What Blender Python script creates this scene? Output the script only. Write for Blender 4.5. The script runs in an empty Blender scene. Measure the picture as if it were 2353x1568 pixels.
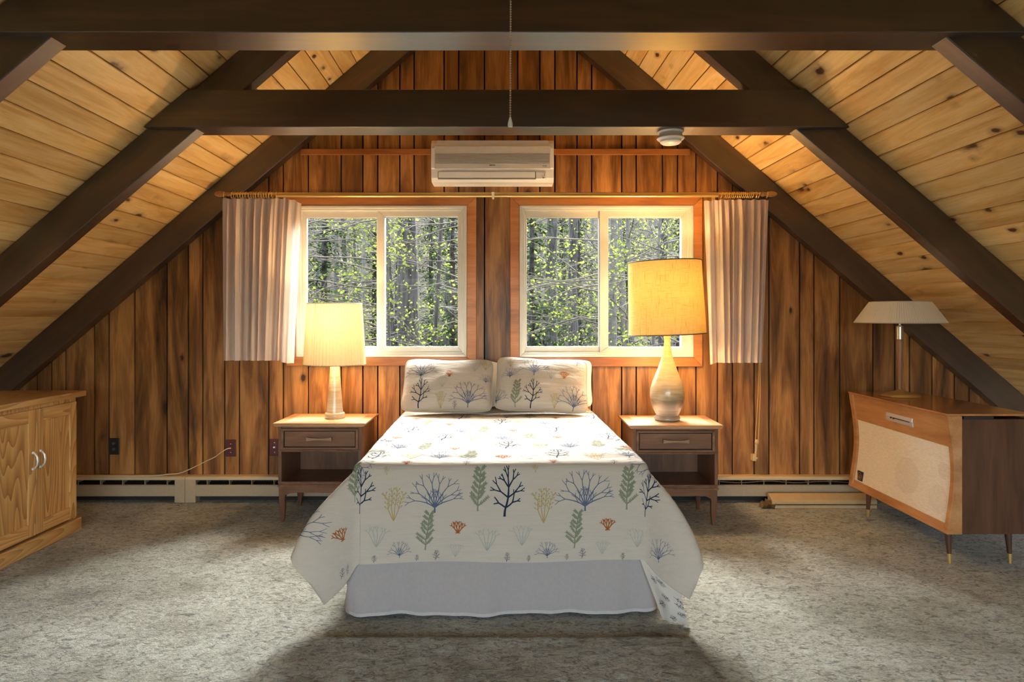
import bpy, bmesh, math, random
from mathutils import Vector, Matrix, noise
PI = math.pi
R = math.radians
sc = bpy.context.scene
COL = sc.collection
F = 24 / 36 * 2353          # focal length in pixels of the 2353 px wide photograph
HC, CX, CY = 1.39, 1176.5, 725.0
def X(px, D): return (px - CX) * D / F
def Z(py, D): return HC - (py - CY) * D / F
def clamp(v, a, b): return max(a, min(b, v))
def lerp(a, b, t): return a + (b - a) * t

# ------------------------------------------------------------------ mesh builder
class MB:
    def __init__(s):
        s.v, s.f, s.m, s.r, s.s = [], [], [], [], []
    def add(s, vs, fs, mat=0, rnd=0.0, smooth=False):
        b = len(s.v)
        s.v += [Vector(q) for q in vs]
        for q in fs:
            s.f.append([b + i for i in q]); s.m.append(mat); s.r.append(rnd); s.s.append(smooth)
    def box(s, x0, x1, y0, y1, z0, z1, mat=0, rnd=0.0):
        s.prism([(x0, z0), (x1, z0), (x1, z1), (x0, z1)], 'y', y0, y1, mat, rnd)
    def prism(s, pts, axis, a, b, mat=0, rnd=0.0, smooth=False):
        n = len(pts)
        def mk(p, t):
            return (t, p[0], p[1]) if axis == 'x' else ((p[0], t, p[1]) if axis == 'y' else (p[0], p[1], t))
        vs = [mk(p, a) for p in pts] + [mk(p, b) for p in pts]
        fs = [[i, (i + 1) % n, n + (i + 1) % n, n + i] for i in range(n)] + [list(range(n))[::-1], list(range(n, 2 * n))]
        s.add(vs, fs, mat, rnd, smooth)
    def tube(s, pts, r, n=8, caps=True, mat=0, smooth=True, closed=False, rnd=0.0):
        pts = [Vector(p) for p in pts]
        m = len(pts)
        rs = r if isinstance(r, (list, tuple)) else [r] * m
        vs, fs = [], []
        up = None
        for i, p in enumerate(pts):
            if closed: t = pts[(i + 1) % m] - pts[i - 1]
            else: t = pts[min(i + 1, m - 1)] - pts[max(i - 1, 0)]
            if t.length < 1e-9: t = Vector((0, 0, 1))
            t.normalize()
            if up is None:
                up = Vector((0, 0, 1)) if abs(t.z) < .9 else Vector((1, 0, 0))
            u = (up - t * up.dot(t))
            if u.length < 1e-6: u = t.orthogonal()
            u.normalize(); w = t.cross(u); up = u
            for k in range(n):
                a = 2 * PI * k / n
                vs.append(p + (u * math.cos(a) + w * math.sin(a)) * rs[i])
        for i in range(m if closed else m - 1):
            j = (i + 1) % m
            for k in range(n):
                fs.append([i * n + k, i * n + (k + 1) % n, j * n + (k + 1) % n, j * n + k])
        if caps and not closed:
            fs.append(list(range(n))[::-1]); fs.append([(m - 1) * n + k for k in range(n)])
        s.add(vs, fs, mat, rnd, smooth)
    def lathe(s, prof, c=(0, 0, 0), n=32, mat=0, smooth=True, tilt=None):
        vs, fs = [], []
        m = len(prof)
        for (r, z) in prof:
            for k in range(n):
                a = 2 * PI * k / n
                q = Vector((r * math.cos(a), r * math.sin(a), z))
                if tilt: q = tilt @ q
                vs.append(q + Vector(c))
        for i in range(m - 1):
            for k in range(n):
                fs.append([i * n + k, i * n + (k + 1) % n, (i + 1) * n + (k + 1) % n, (i + 1) * n + k])
        if prof[0][0] > 1e-6: fs.append(list(range(n))[::-1])
        if prof[-1][0] > 1e-6: fs.append([(m - 1) * n + k for k in range(n)])
        s.add(vs, fs, mat, 0.0, smooth)
    def grid(s, fn, nu, nv, mat=0, smooth=True, closeu=False):
        vs = [fn(i / (nu if closeu else nu - 1), j / (nv - 1)) for j in range(nv) for i in range(nu)]
        fs = []
        for j in range(nv - 1):
            for i in range(nu if closeu else nu - 1):
                k = (i + 1) % nu
                fs.append([j * nu + i, j * nu + k, (j + 1) * nu + k, (j + 1) * nu + i])
        s.add(vs, fs, mat, 0.0, smooth)
    def sphere(s, c, r, n=12, mat=0, sq=(1, 1, 1)):
        m = max(4, n // 2 + 1)
        prof = [(0, -1)] + [(math.sin(PI * i / m), -math.cos(PI * i / m)) for i in range(1, m)] + [(0, 1)]
        vs, fs = [], []
        for (q, z) in prof:
            for k in range(n):
                a = 2 * PI * k / n
                vs.append((c[0] + q * math.cos(a) * r * sq[0], c[1] + q * math.sin(a) * r * sq[1], c[2] + z * r * sq[2]))
        for i in range(m):
            for k in range(n):
                fs.append([i * n + k, i * n + (k + 1) % n, (i + 1) * n + (k + 1) % n, (i + 1) * n + k])
        s.add(vs, fs, mat, 0.0, True)
    def frame(s, o, i, y0, y1, mat=0):
        ox0, ox1, oz0, oz1 = o; ix0, ix1, iz0, iz1 = i
        for q, rn in (([(ox0, oz1), (ox1, oz1), (ix1, iz1), (ix0, iz1)], .1), ([(ox0, oz0), (ix0, iz0), (ix1, iz0), (ox1, oz0)], .35),
                      ([(ox0, oz0), (ox0, oz1), (ix0, iz1), (ix0, iz0)], .6), ([(ox1, oz0), (ix1, iz0), (ix1, iz1), (ox1, oz1)], .85)):
            s.prism(q, 'y', y0, y1, mat, rn)
    def build(s, name, mats, parent=None, bevel=0.0, seg=2, M=None, recalc=True, sharp=40, weld=False):
        me = bpy.data.meshes.new(name)
        Mi = M.inverted() if M is not None else None
        me.from_pydata([(Mi @ q if Mi else q) for q in s.v], [], s.f)
        if not isinstance(mats, (list, tuple)): mats = [mats]
        for q in mats: me.materials.append(q)
        at = me.attributes.new('rnd', 'FLOAT', 'FACE')
        for i, pl in enumerate(me.polygons):
            pl.material_index = s.m[i]; pl.use_smooth = s.s[i]
            at.data[i].value = s.r[i]
        if recalc or weld:
            bm = bmesh.new(); bm.from_mesh(me)
            if weld: bmesh.ops.remove_doubles(bm, verts=bm.verts, dist=1e-5)
            bmesh.ops.recalc_face_normals(bm, faces=bm.faces)
            bm.to_mesh(me); bm.free()
        if any(s.s): me.set_sharp_from_angle(angle=R(sharp))
        o = bpy.data.objects.new(name, me)
        COL.objects.link(o)
        if parent is not None: o.parent = parent
        if M is not None: o.matrix_basis = M
        if bevel > 0:
            b = o.modifiers.new('edge', 'BEVEL'); b.width = bevel; b.segments = seg; b.limit_method = 'ANGLE'; b.angle_limit = R(35)
        return o

def tag(o, label=None, cat=None, group=None, kind=None):
    if label: o['label'] = label
    if cat: o['category'] = cat
    if group: o['group'] = group
    if kind: o['kind'] = kind
    return o
def empty(name, loc=(0, 0, 0), rz=0.0):
    o = bpy.data.objects.new(name, None); COL.objects.link(o)
    o.empty_display_size = .1
    o.location = loc; o.rotation_euler = (0, 0, rz)
    return o
def copy_tree(o, parent=None):
    c = o.copy(); COL.objects.link(c)
    if parent is not None: c.parent = parent
    for ch in [q for q in list(sc.objects) if q.parent == o]: copy_tree(ch, c)
    return c

# ------------------------------------------------------------------ materials
def newmat(name):
    m = bpy.data.materials.new(name); m.use_nodes = True
    nt = m.node_tree
    for n in list(nt.nodes):
        if n.type != 'OUTPUT_MATERIAL': nt.nodes.remove(n)
    out = nt.nodes[0]
    def N(t, props=None, **ins):
        n = nt.nodes.new(t)
        for k, val in (props or {}).items(): setattr(n, k, val)
        for k, val in ins.items():
            key = int(k[1:]) if k[0] == 'i' and k[1:].isdigit() else k.replace('_', ' ')
            if isinstance(val, bpy.types.NodeSocket): nt.links.new(val, n.inputs[key])
            else: n.inputs[key].default_value = val
        return n
    return m, nt, N, out
def c4(c): return (c[0], c[1], c[2], 1.0)
def ramp(N, fac, stops):
    n = N('ShaderNodeValToRGB', None, Fac=fac)
    e = n.color_ramp.elements
    while len(e) > 1: e.remove(e[-1])
    for i, (p, c) in enumerate(stops):
        q = e[0] if i == 0 else e.new(p)
        q.position = p; q.color = c4(c) if len(c) == 3 else c
    return n.outputs[0]
def mixc(N, fac, a, b, mode='MIX'):
    n = N('ShaderNodeMix', {'data_type': 'RGBA', 'blend_type': mode})
    ins = [q for q in n.inputs if q.enabled]
    nt = n.id_data
    for sck, val in ((n.inputs[0], fac), (n.inputs[6], a), (n.inputs[7], b)):
        if isinstance(val, bpy.types.NodeSocket): nt.links.new(val, sck)
        else: sck.default_value = val if not isinstance(val, tuple) or len(val) == 4 else c4(val)
    return n.outputs[2]
def plain(name, col, rough=.5, metal=0.0, var=0.0, scale=20, bump=0.0, coat=0.0, spec=.5, stretch=None, sheen=0.0):
    m, nt, N, out = newmat(name)
    tc = N('ShaderNodeTexCoord')
    vec = tc.outputs['Object']
    if stretch: vec = N('ShaderNodeMapping', None, Vector=vec, Scale=stretch).outputs[0]
    b = N('ShaderNodeBsdfPrincipled', None, Roughness=rough, Metallic=metal, Coat_Weight=coat, Specular_IOR_Level=spec, Sheen_Weight=sheen)
    nz = N('ShaderNodeTexNoise', None, Vector=vec, Scale=scale, Detail=4.0)
    d = tuple(c * (1 - var) for c in col); l = tuple(min(1, c * (1 + var)) for c in col)
    nt.links.new(ramp(N, nz.outputs[0], [(.3, d), (.7, l)]), b.inputs['Base Color'])
    if bump:
        bp = N('ShaderNodeBump', None, Strength=bump, Distance=.01, Height=nz.outputs[0])
        nt.links.new(bp.outputs[0], b.inputs['Normal'])
    nt.links.new(b.outputs[0], out.inputs[0])
    return m
def wood(name, dark, mid, light, axis=0, along=1.0, cross=12.0, rough=.42, knots=0.0, fine=.25, coat=0.0, cior=1.5, crough=.2, vary=.25, dist=.5,
         bump=.08, lo=.3, hi=.72, kcol=(.12, .045, .015), spec=.4, rings=0.0):
    m, nt, N, out = newmat(name)
    tc = N('ShaderNodeTexCoord')
    at = N('ShaderNodeAttribute', {'attribute_name': 'rnd'})
    rv = N('ShaderNodeCombineXYZ')
    for i, k in enumerate((31.7, 17.3, 23.9)):
        mm = N('ShaderNodeMath', {'operation': 'MULTIPLY'}, i0=at.outputs['Fac'], i1=k)
        nt.links.new(mm.outputs[0], rv.inputs[i])
    vec = N('ShaderNodeVectorMath', {'operation': 'ADD'}, i0=tc.outputs['Object'], i1=rv.outputs[0]).outputs[0]
    def mp(a, c):
        s = [c, c, c]; s[axis] = a
        return N('ShaderNodeMapping', None, Vector=vec, Scale=tuple(s)).outputs[0]
    n1 = N('ShaderNodeTexNoise', None, Vector=mp(along, cross), Scale=1.0, Detail=4.0, Roughness=.6, Distortion=dist)
    fac = n1.outputs[0]
    if rings:
        sn = N('ShaderNodeMath', {'operation': 'MULTIPLY'}, i0=N('ShaderNodeTexNoise', None, Vector=mp(along * .5, cross * .45), Scale=1.0, Detail=2.0, Distortion=.15).outputs[0], i1=rings)
        sw = N('ShaderNodeMath', {'operation': 'FRACT'}, i0=sn.outputs[0])
        sq = N('ShaderNodeMath', {'operation': 'MULTIPLY_ADD'}, i0=sw.outputs[0], i1=.45, i2=.27)
        fac = N('ShaderNodeMath', {'operation': 'MULTIPLY_ADD'}, i0=n1.outputs[0], i1=.3, i2=N('ShaderNodeMath', {'operation': 'MULTIPLY'}, i0=sq.outputs[0], i1=.72).outputs[0]).outputs[0]
    col = ramp(N, fac, [(lo, dark), ((lo + hi) / 2, mid), (hi, light)])
    n2 = N('ShaderNodeTexNoise', None, Vector=mp(along * 5, cross * 14), Scale=1.0, Detail=2.0)
    col = mixc(N, fine, col, ramp(N, n2.outputs[0], [(.3, (.45, .4, .35)), (.65, (1, 1, 1))]), 'MULTIPLY')
    if knots:
        for (ka, kc, kd) in ((2.4, 6.0, 1.0), (5.0, 9.0, .8)):
            vm = N('ShaderNodeMapping', None, Vector=vec, Scale=tuple(ka if i == axis else kc for i in range(3)))
            nw = N('ShaderNodeTexNoise', None, Vector=vec, Scale=14.0, Detail=2.0)
            wob = N('ShaderNodeVectorMath', {'operation': 'MULTIPLY_ADD'}, i0=nw.outputs['Color'], i1=(.25, .25, .25), i2=vm.outputs[0])
            vo = N('ShaderNodeTexVoronoi', {'feature': 'F1'}, Vector=wob.outputs[0], Scale=1.0)
            k1 = ramp(N, vo.outputs['Distance'], [(.10, (1, 1, 1)), (.16, (.35, .35, .35)), (.30, (0, 0, 0))])
            sp = N('ShaderNodeSeparateColor', None, Color=vo.outputs['Color'])
            k2 = N('ShaderNodeMath', {'operation': 'LESS_THAN'}, i0=sp.outputs[0], i1=knots * kd)
            kk = N('ShaderNodeMath', {'operation': 'MULTIPLY'}, i0=k1, i1=k2.outputs[0])
            col = mixc(N, kk.outputs[0], col, kcol)
    hs = N('ShaderNodeHueSaturation', None, Color=col, Value=N('ShaderNodeMath', {'operation': 'MULTIPLY_ADD'}, i0=at.outputs['Fac'], i1=vary * 2, i2=1 - vary).outputs[0])
    b = N('ShaderNodeBsdfPrincipled', None, Base_Color=hs.outputs[0], Roughness=rough, Coat_Weight=coat, Coat_IOR=cior, Coat_Roughness=crough, Specular_IOR_Level=spec)
    bp = N('ShaderNodeBump', None, Strength=bump, Distance=.005, Height=n2.outputs[0])
    nt.links.new(bp.outputs[0], b.inputs['Normal'])
    nt.links.new(b.outputs[0], out.inputs[0])
    return m
def cloth(name, col, trans=.3, tcol=None, weave=400, bump=.15, stretch=(1, 1, 1), nscale=30, var=.06, spec=.1):
    m, nt, N, out = newmat(name)
    tc = N('ShaderNodeTexCoord')
    mp = N('ShaderNodeMapping', None, Vector=tc.outputs['Object'], Scale=stretch)
    nz = N('ShaderNodeTexNoise', None, Vector=mp.outputs[0], Scale=nscale, Detail=5.0, Roughness=.6)
    c = ramp(N, nz.outputs[0], [(.3, tuple(q * (1 - var) for q in col)), (.7, tuple(min(1, q * (1 + var)) for q in col))])
    bp = N('ShaderNodeBump', None, Strength=bump, Distance=.01, Height=nz.outputs[0])
    b = N('ShaderNodeBsdfPrincipled', None, Base_Color=c, Roughness=.9, Specular_IOR_Level=spec, Normal=bp.outputs[0])
    if trans > 0:
        t = N('ShaderNodeBsdfTranslucent', None, Color=c4(tcol or col))
        mx = N('ShaderNodeMixShader', None, Fac=trans, i1=b.outputs[0], i2=t.outputs[0])
        nt.links.new(mx.outputs[0], out.inputs[0])
    else:
        nt.links.new(b.outputs[0], out.inputs[0])
    return m

PINE = wood('knotty pine boards', (.62, .34, .10), (.84, .56, .22), (.94, .70, .35), axis=1, along=.9, cross=9, knots=.34, fine=.18, vary=.12, rough=.45, dist=1.2, kcol=(.10, .03, .008), coat=.15)
STAIN = wood('dark stained timber', (.008, .004, .003), (.034, .013, .006), (.10, .040, .017), axis=0, along=.8, cross=7, knots=.18, fine=.35, vary=.0, rough=.38, dist=1.5, kcol=(.006, .004, .003), coat=1.0, cior=1.8, crough=.3)
PANEL = wood('walnut wall panelling', (.045, .019, .006), (.24, .098, .024), (.47, .22, .065), axis=2, along=1.1, cross=9, knots=.05, fine=.4, vary=.24, rough=.42, lo=.28, hi=.62, kcol=(.04, .016, .006), coat=.1)
GROOVE = plain('black panel groove', (.004, .003, .002), .8)
TRIMW = wood('orange stained casing', (.32, .11, .028), (.48, .18, .05), (.58, .25, .08), axis=0, along=1.2, cross=10, fine=.25, vary=.12, rough=.4, coat=.2)
VINYL = plain('white vinyl', (.60, .58, .52), .35, var=.02)
OAK = wood('golden oak', (.36, .17, .05), (.60, .35, .12), (.70, .45, .18), axis=2, along=.75, cross=6, fine=.35, vary=.12, rough=.38, rings=34.0, dist=.4, coat=.25)
OAKY = wood('golden oak grain along the length', (.38, .18, .05), (.60, .35, .12), (.70, .45, .18), axis=1, along=.75, cross=6, fine=.35, vary=.1, rough=.36, rings=34.0, dist=.4, coat=.3)
WALN = wood('brown walnut', (.12, .052, .023), (.20, .09, .042), (.28, .13, .062), axis=0, along=1.5, cross=14, fine=.35, vary=.1, rough=.4, coat=.15)
WALNZ = wood('brown walnut upright grain', (.11, .048, .021), (.185, .082, .038), (.25, .115, .055), axis=2, along=1.5, cross=14, fine=.35, vary=.1, rough=.42, coat=.1)
WALNT = wood('polished nightstand top', (.40, .20, .09), (.54, .29, .14), (.62, .36, .19), axis=0, along=1.5, cross=14, fine=.25, vary=.06, rough=.32, coat=.3)
HIFI = wood('cherry console veneer', (.38, .16, .055), (.54, .26, .095), (.66, .36, .15), axis=1, along=1.6, cross=9, fine=.2, vary=.08, rough=.3, coat=.4)
HIFIT = wood('glossy console top', (.36, .15, .05), (.50, .22, .08), (.60, .29, .12), axis=1, along=1.6, cross=9, fine=.2, vary=.05, rough=.2, coat=.6, crough=.1)
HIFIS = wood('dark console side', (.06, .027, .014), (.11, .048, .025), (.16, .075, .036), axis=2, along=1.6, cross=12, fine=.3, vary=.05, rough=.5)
BLACK = plain('black plastic', (.012, .012, .012), .4)
MAROON = plain('maroon plastic', (.09, .018, .018), .4)
WHITEP = plain('cream white plastic', (.84, .83, .79), .4, var=.02)
WHITEG = plain('grey cream plastic', (.68, .66, .62), .45, var=.03)
LOUV = plain('shadowed louvre grey', (.24, .22, .18), .6)
DKTXT = plain('dark grey print', (.05, .05, .055), .6)
GRTXT = plain('green print', (.10, .28, .22), .6)
BRASS = plain('polished brass', (.86, .62, .24), .3, metal=.8)
GOLDW = plain('gilded pole', (.82, .52, .17), .28, metal=.75)
FINW = wood('turned finial wood', (.42, .2, .06), (.56, .30, .10), (.66, .4, .17), axis=0, along=4, cross=20, rough=.3, coat=.4)
CHROME = plain('brushed chrome', (.80, .80, .80), .3, metal=.6)
STEEL = plain('bead chain steel', (.55, .54, .50), .3, metal=1.0)
HEAT = plain('beige heater enamel', (.40, .315, .205), .45, var=.05, scale=60)
HEATD = plain('dark heater fins', (.012, .010, .008), .7)
CABLE = plain('beige cable', (.68, .52, .32), .5)
CORDM = plain('tan drapery cord', (.62, .36, .13), .6)
CORAL = {
    'navy': plain('navy coral print', (.022, .03, .055), .9, spec=.05), 'blue': plain('slate blue coral print', (.09, .115, .175), .9, spec=.05),
    'sage': plain('sage coral print', (.20, .215, .145), .9, spec=.05), 'ochre': plain('ochre coral print', (.36, .27, .10), .9, spec=.05),
    'rust': plain('rust coral print', (.30, .095, .025), .9, spec=.05), 'pale': plain('pale aqua coral print', (.29, .32, .285), .9, spec=.05)}
CKEYS = list(CORAL)
QUILT = cloth('cream quilted cotton', (.46, .415, .35), trans=0, bump=.6, stretch=(1.2, 9, 9), nscale=7, var=.03)
REVERSE = cloth('cream reverse cotton', (.50, .47, .41), trans=0, bump=.25, nscale=25, var=.04)
SKIRT = cloth('lilac grey bed skirt', (.335, .312, .305), trans=0, bump=.1, nscale=60, var=.04)
HEMW = cloth('pale skirt hem', (.42, .395, .39), trans=0, bump=.1, nscale=60)
PILLW = cloth('white pillowcase', (.82, .78, .72), trans=0, bump=.3, nscale=9, var=.03)
MATT = cloth('mattress ticking', (.7, .68, .64), trans=0)
CURT = cloth('dusty rose curtain', (.84, .73, .66), trans=.32, tcol=(.85, .72, .60), bump=.1, nscale=200, var=.04)
SHADE_P = cloth('pleated cream shade', (.66, .58, .40), trans=.055, tcol=(.98, .82, .46), bump=.05, nscale=200, var=.03)
SHADE_W = cloth('white pleated shade', (.90, .86, .72), trans=.3, tcol=(.9, .82, .6), bump=.05, nscale=200, var=.03)
def linen():
    m, nt, N, out = newmat('slubbed linen shade')
    tc = N('ShaderNodeTexCoord')
    a = N('ShaderNodeTexNoise', None, Vector=N('ShaderNodeMapping', None, Vector=tc.outputs['Object'], Scale=(130, 130, 12)).outputs[0], Scale=1.0, Detail=3.0)
    b = N('ShaderNodeTexNoise', None, Vector=N('ShaderNodeMapping', None, Vector=tc.outputs['Object'], Scale=(14, 14, 260)).outputs[0], Scale=1.0, Detail=3.0)
    mx = N('ShaderNodeMath', {'operation': 'MINIMUM'}, i0=a.outputs[0], i1=b.outputs[0])
    c = ramp(N, mx.outputs[0], [(.26, (.52, .39, .14)), (.37, (.72, .58, .25)), (.6, (.80, .67, .33))])
    d = N('ShaderNodeBsdfPrincipled', None, Base_Color=c, Roughness=.9, Specular_IOR_Level=.1)
    t = N('ShaderNodeBsdfTranslucent', None, Color=c)
    s = N('ShaderNodeMixShader', None, Fac=.25, i1=d.outputs[0], i2=t.outputs[0])
    nt.links.new(s.outputs[0], out.inputs[0])
    return m
LINEN = linen()
RIM = plain('dark shade binding', (.16, .11, .06), .7)
def ceramic(name, bands):
    m, nt, N, out = newmat(name)
    tc = N('ShaderNodeTexCoord')
    nz = N('ShaderNodeTexNoise', None, Vector=N('ShaderNodeMapping', None, Vector=tc.outputs['Object'], Scale=(8, 8, 60)).outputs[0], Scale=1.0, Detail=4.0)
    sp = N('ShaderNodeSeparateXYZ', None, Vector=tc.outputs['Object'])
    z = N('ShaderNodeMath', {'operation': 'MULTIPLY_ADD'}, i0=nz.outputs[0], i1=.035, i2=sp.outputs[2])
    c = ramp(N, z.outputs[0], bands)
    c2 = mixc(N, .55, c, ramp(N, nz.outputs[0], [(.3, (.55, .45, .33)), (.62, (1, 1, 1))]), 'MULTIPLY')
    b = N('ShaderNodeBsdfPrincipled', None, Base_Color=c2, Roughness=.28, Coat_Weight=.4)
    nt.links.new(b.outputs[0], out.inputs[0])
    return m
CERV = ceramic('banded glazed vase', [(0.0, (.42, .36, .28)), (.10, (.55, .48, .40)), (.15, (.30, .24, .16)), (.20, (.50, .42, .27)), (.24, (.66, .53, .33)), (.40, (.70, .56, .34)), (.6, (.62, .46, .24))])
CERC = ceramic('chalky glazed column', [(0.0, (.55, .47, .34)), (.1, (.60, .54, .43)), (.2, (.50, .40, .26)), (.25, (.66, .58, .46)), (.4, (.68, .58, .42))])
def carpet():
    m, nt, N, out = newmat('grey green shag carpet')
    tc = N('ShaderNodeTexCoord')
    v = tc.outputs['Object']
    big = N('ShaderNodeTexNoise', None, Vector=v, Scale=2.2, Detail=3.0, Roughness=.6)
    mid = N('ShaderNodeTexNoise', None, Vector=N('ShaderNodeMapping', None, Vector=v, Scale=(22, 34, 20)).outputs[0], Scale=1.0, Detail=5.0, Roughness=.65, Distortion=1.5)
    fin = N('ShaderNodeTexNoise', None, Vector=N('ShaderNodeMapping', None, Vector=v, Scale=(110, 170, 60)).outputs[0], Scale=1.0, Detail=3.0, Distortion=1.0)
    c = ramp(N, big.outputs[0], [(.3, (.38, .385, .32)), (.5, (.60, .64, .575)), (.7, (.74, .79, .735))])
    c = mixc(N, .85, c, ramp(N, mid.outputs[0], [(.36, (.15, .14, .12)), (.47, (.70, .69, .66)), (.6, (1.0, 1.0, .98))]), 'MULTIPLY')
    c = mixc(N, .6, c, ramp(N, fin.outputs[0], [(.32, (.35, .34, .32)), (.6, (1.0, 1.0, .97))]), 'MULTIPLY')
    h = N('ShaderNodeMath', {'operation': 'MULTIPLY_ADD'}, i0=fin.outputs[0], i1=.5, i2=mid.outputs[0])
    bp = N('ShaderNodeBump', None, Strength=.9, Distance=.03, Height=h.outputs[0])
    b = N('ShaderNodeBsdfPrincipled', None, Base_Color=c, Roughness=.95, Specular_IOR_Level=.05, Sheen_Weight=.35, Sheen_Roughness=.5, Normal=bp.outputs[0])
    nt.links.new(b.outputs[0], out.inputs[0])
    return m
CARPET = carpet()
def glass():
    m, nt, N, out = newmat('window glass')
    fr = N('ShaderNodeFresnel', None, IOR=1.12)
    t = N('ShaderNodeBsdfTransparent', None, Color=(.97, .98, .97, 1))
    g = N('ShaderNodeBsdfGlossy', None, Roughness=0.0)
    s = N('ShaderNodeMixShader', None, Fac=fr.outputs[0], i1=t.outputs[0], i2=g.outputs[0])
    nt.links.new(s.outputs[0], out.inputs[0])
    return m
GLASS = glass()
BARK = plain('grey brown bark', (.05, .044, .039), .95, var=.6, scale=3, bump=1.0, stretch=(9, 9, 1.6), spec=.1)
PALEB = plain('pale smooth bark', (.10, .092, .08), .9, var=.3, scale=6, stretch=(3, 3, 3), spec=.1)
TWIG = plain('pale twig bark', (.115, .10, .085), .9, var=.25, scale=8, spec=.1)
def leafmat(name, a, b_, tr=.45):
    m, nt, N, out = newmat(name)
    tc = N('ShaderNodeTexCoord')
    nz = N('ShaderNodeTexNoise', None, Vector=tc.outputs['Object'], Scale=3.0, Detail=3.0)
    c = ramp(N, nz.outputs[0], [(.35, a), (.65, b_)])
    d = N('ShaderNodeBsdfDiffuse', None, Color=c); t = N('ShaderNodeBsdfTranslucent', None, Color=c)
    s = N('ShaderNodeMixShader', None, Fac=tr, i1=d.outputs[0], i2=t.outputs[0])
    nt.links.new(s.outputs[0], out.inputs[0])
    return m
LEAF = leafmat('spring leaf', (.075, .10, .014), (.13, .155, .035), .45)
LEAFD = leafmat('deep green needles', (.012, .024, .007), (.03, .05, .015), .25)
LITTER = plain('forest floor litter', (.015, .0125, .008), 1.0, var=.85, scale=2.5, bump=.5, spec=.05)

# ------------------------------------------------------------------ the room
RZ, SL, YW, YR = 4.13, .855, 5.13, -2.6
def ridge(D): return -.122 + .029 * (5.03 - D)
def zc(x, D): return RZ - SL * abs(x - ridge(D))
TH = math.atan(SL); CT, ST = math.cos(TH), math.sin(TH)
rng = random.Random(5)

mb = MB(); mb.box(-5.4, 5.4, YR - .1, YW + .1, -.12, 0)
tag(mb.build('floor', CARPET), kind='structure')

def ceiling_side(sgn):
    m = MB()
    w = .1315
    def pt(s, n, D): return (ridge(D) + sgn * (s * CT + n * ST), D, RZ - s * ST + n * CT)
    sec0 = lambda a, b: [(a + .006, 0), (b - .006, 0), (b - .0022, .005), (b - .0022, .031), (a + .0022, .031), (a + .0022, .005)]
    off = .03 if sgn < 0 else .075
    k = -1
    while True:
        a = max(0, off + k * w); b = off + (k + 1) * w
        if b > 5.45: break
        if b - a > .012:
            sec = sec0(a, b)
            n = len(sec)
            vs = [pt(s, q, YR - 1.0) for s, q in sec] + [pt(s, q, YW + .35) for s, q in sec]
            m.add(vs, [[i, (i + 1) % n, n + (i + 1) % n, n + i] for i in range(n)] + [list(range(n)), list(range(n, 2 * n))], 0, rng.random())
        k += 1
    # the roof deck over the boards
    vs = [pt(s, q, D) for D in (YR - 1.0, YW + .35) for s, q in ((-.05, .031), (5.5, .031), (5.5, .12), (-.05, .12))]
    m.add(vs, [[0, 1, 5, 4], [1, 2, 6, 5], [2, 3, 7, 6], [3, 0, 4, 7], [0, 1, 2, 3], [4, 5, 6, 7]], 1)
    return m.build('ceiling', [PINE, GROOVE])
for s in (-1, 1): tag(ceiling_side(s), kind='structure')

# windows: pixel edges of casing / vinyl frame / glass in the photograph
WIN = [dict(cas=(657, 1094.5, 453, 841), vin=(681, 1072.6, 473, 820.5), g1=(705.3, 865.8, 501.5, 796.3), mul=(866, 884.5), g2=(884.9, 1052.4, 499, 796.8)),
       dict(cas=(1172.3, 1614, 452.5, 843), vin=(1193.7, 1593, 472.7, 821), g1=(1210.4, 1375.5, 500.6, 796.6), mul=(1376.5, 1396), g2=(1396.7, 1564.5, 500.6, 797.5))]
def rect(t, D): return (X(t[0], D), X(t[1], D), Z(t[3], D), Z(t[2], D))
OPEN = [rect(w['vin'], 5.125) for w in WIN]
GR = [-420, -370, -300, -250, -180, -120, -70, -20, 30, 86, 119, 151.5, 217.6, 250.7, 310, 384, 433, 466, 516.5, 550, 617.4, 650.8, 708.5, 784, 833.7, 868, 918.7, 951.5, 1020.4, 1053.9, 1113.2, 1189.9,
      1240.5, 1275, 1326, 1359.6, 1428.7, 1462, 1522.3, 1557, 1599.4, 1648.7, 1683, 1733, 1767, 1837.4, 1870.4, 1929.6, 2005.8, 2056, 2090, 2141.4, 2193, 2227, 2290, 2340, 2400, 2450, 2520, 2560, 2620, 2680, 2750, 2800]
GX = [X(p, YW) for p in GR]
def wall_back():
    m = MB()
    cuts = sorted([(x, 1) for x in GX] + [(q, 0) for o in OPEN for q in o[:2]])
    for k in range(len(cuts) - 1):
        (a, ga), (b, gb) = cuts[k], cuts[k + 1]
        if b - a < 1e-4: continue
        rnd = 0
        for i in range(len(GX) - 1):
            if GX[i] - 1e-6 <= a < GX[i + 1] - 1e-6: rnd = random.Random(i * 7 + 3).random()
        a2 = a + (.0055 if ga else 0); b2 = b - (.0055 if gb else 0)
        for (l, r, y0, y1, mi) in ((a2, b2, YW, YW + .020, 0), (a, b, YW + .018, YW + .14, 1)):
            xs = [l] + ([ridge(YW)] if l < ridge(YW) < r else []) + [r]
            holes = [o for o in OPEN if o[0] - 1e-4 <= a and b <= o[1] + 1e-4]
            top = [(x, zc(x, YW) + .02) for x in reversed(xs)]
            if max(q[1] for q in top) < .05: continue
            top = [(x, max(z, .001)) for x, z in top]
            if holes:
                o = holes[0]
                m.prism([(l, 0), (r, 0), (r, o[2]), (l, o[2])], 'y', y0, y1, mi, rnd)
                m.prism([(l, o[3]), (r, o[3])] + top, 'y', y0, y1, mi, rnd)
            else:
                m.prism([(l, 0), (r, 0)] + top, 'y', y0, y1, mi, rnd)
    return tag(m.build('wall_back', [PANEL, GROOVE]), kind='structure')
wall_back()

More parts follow.
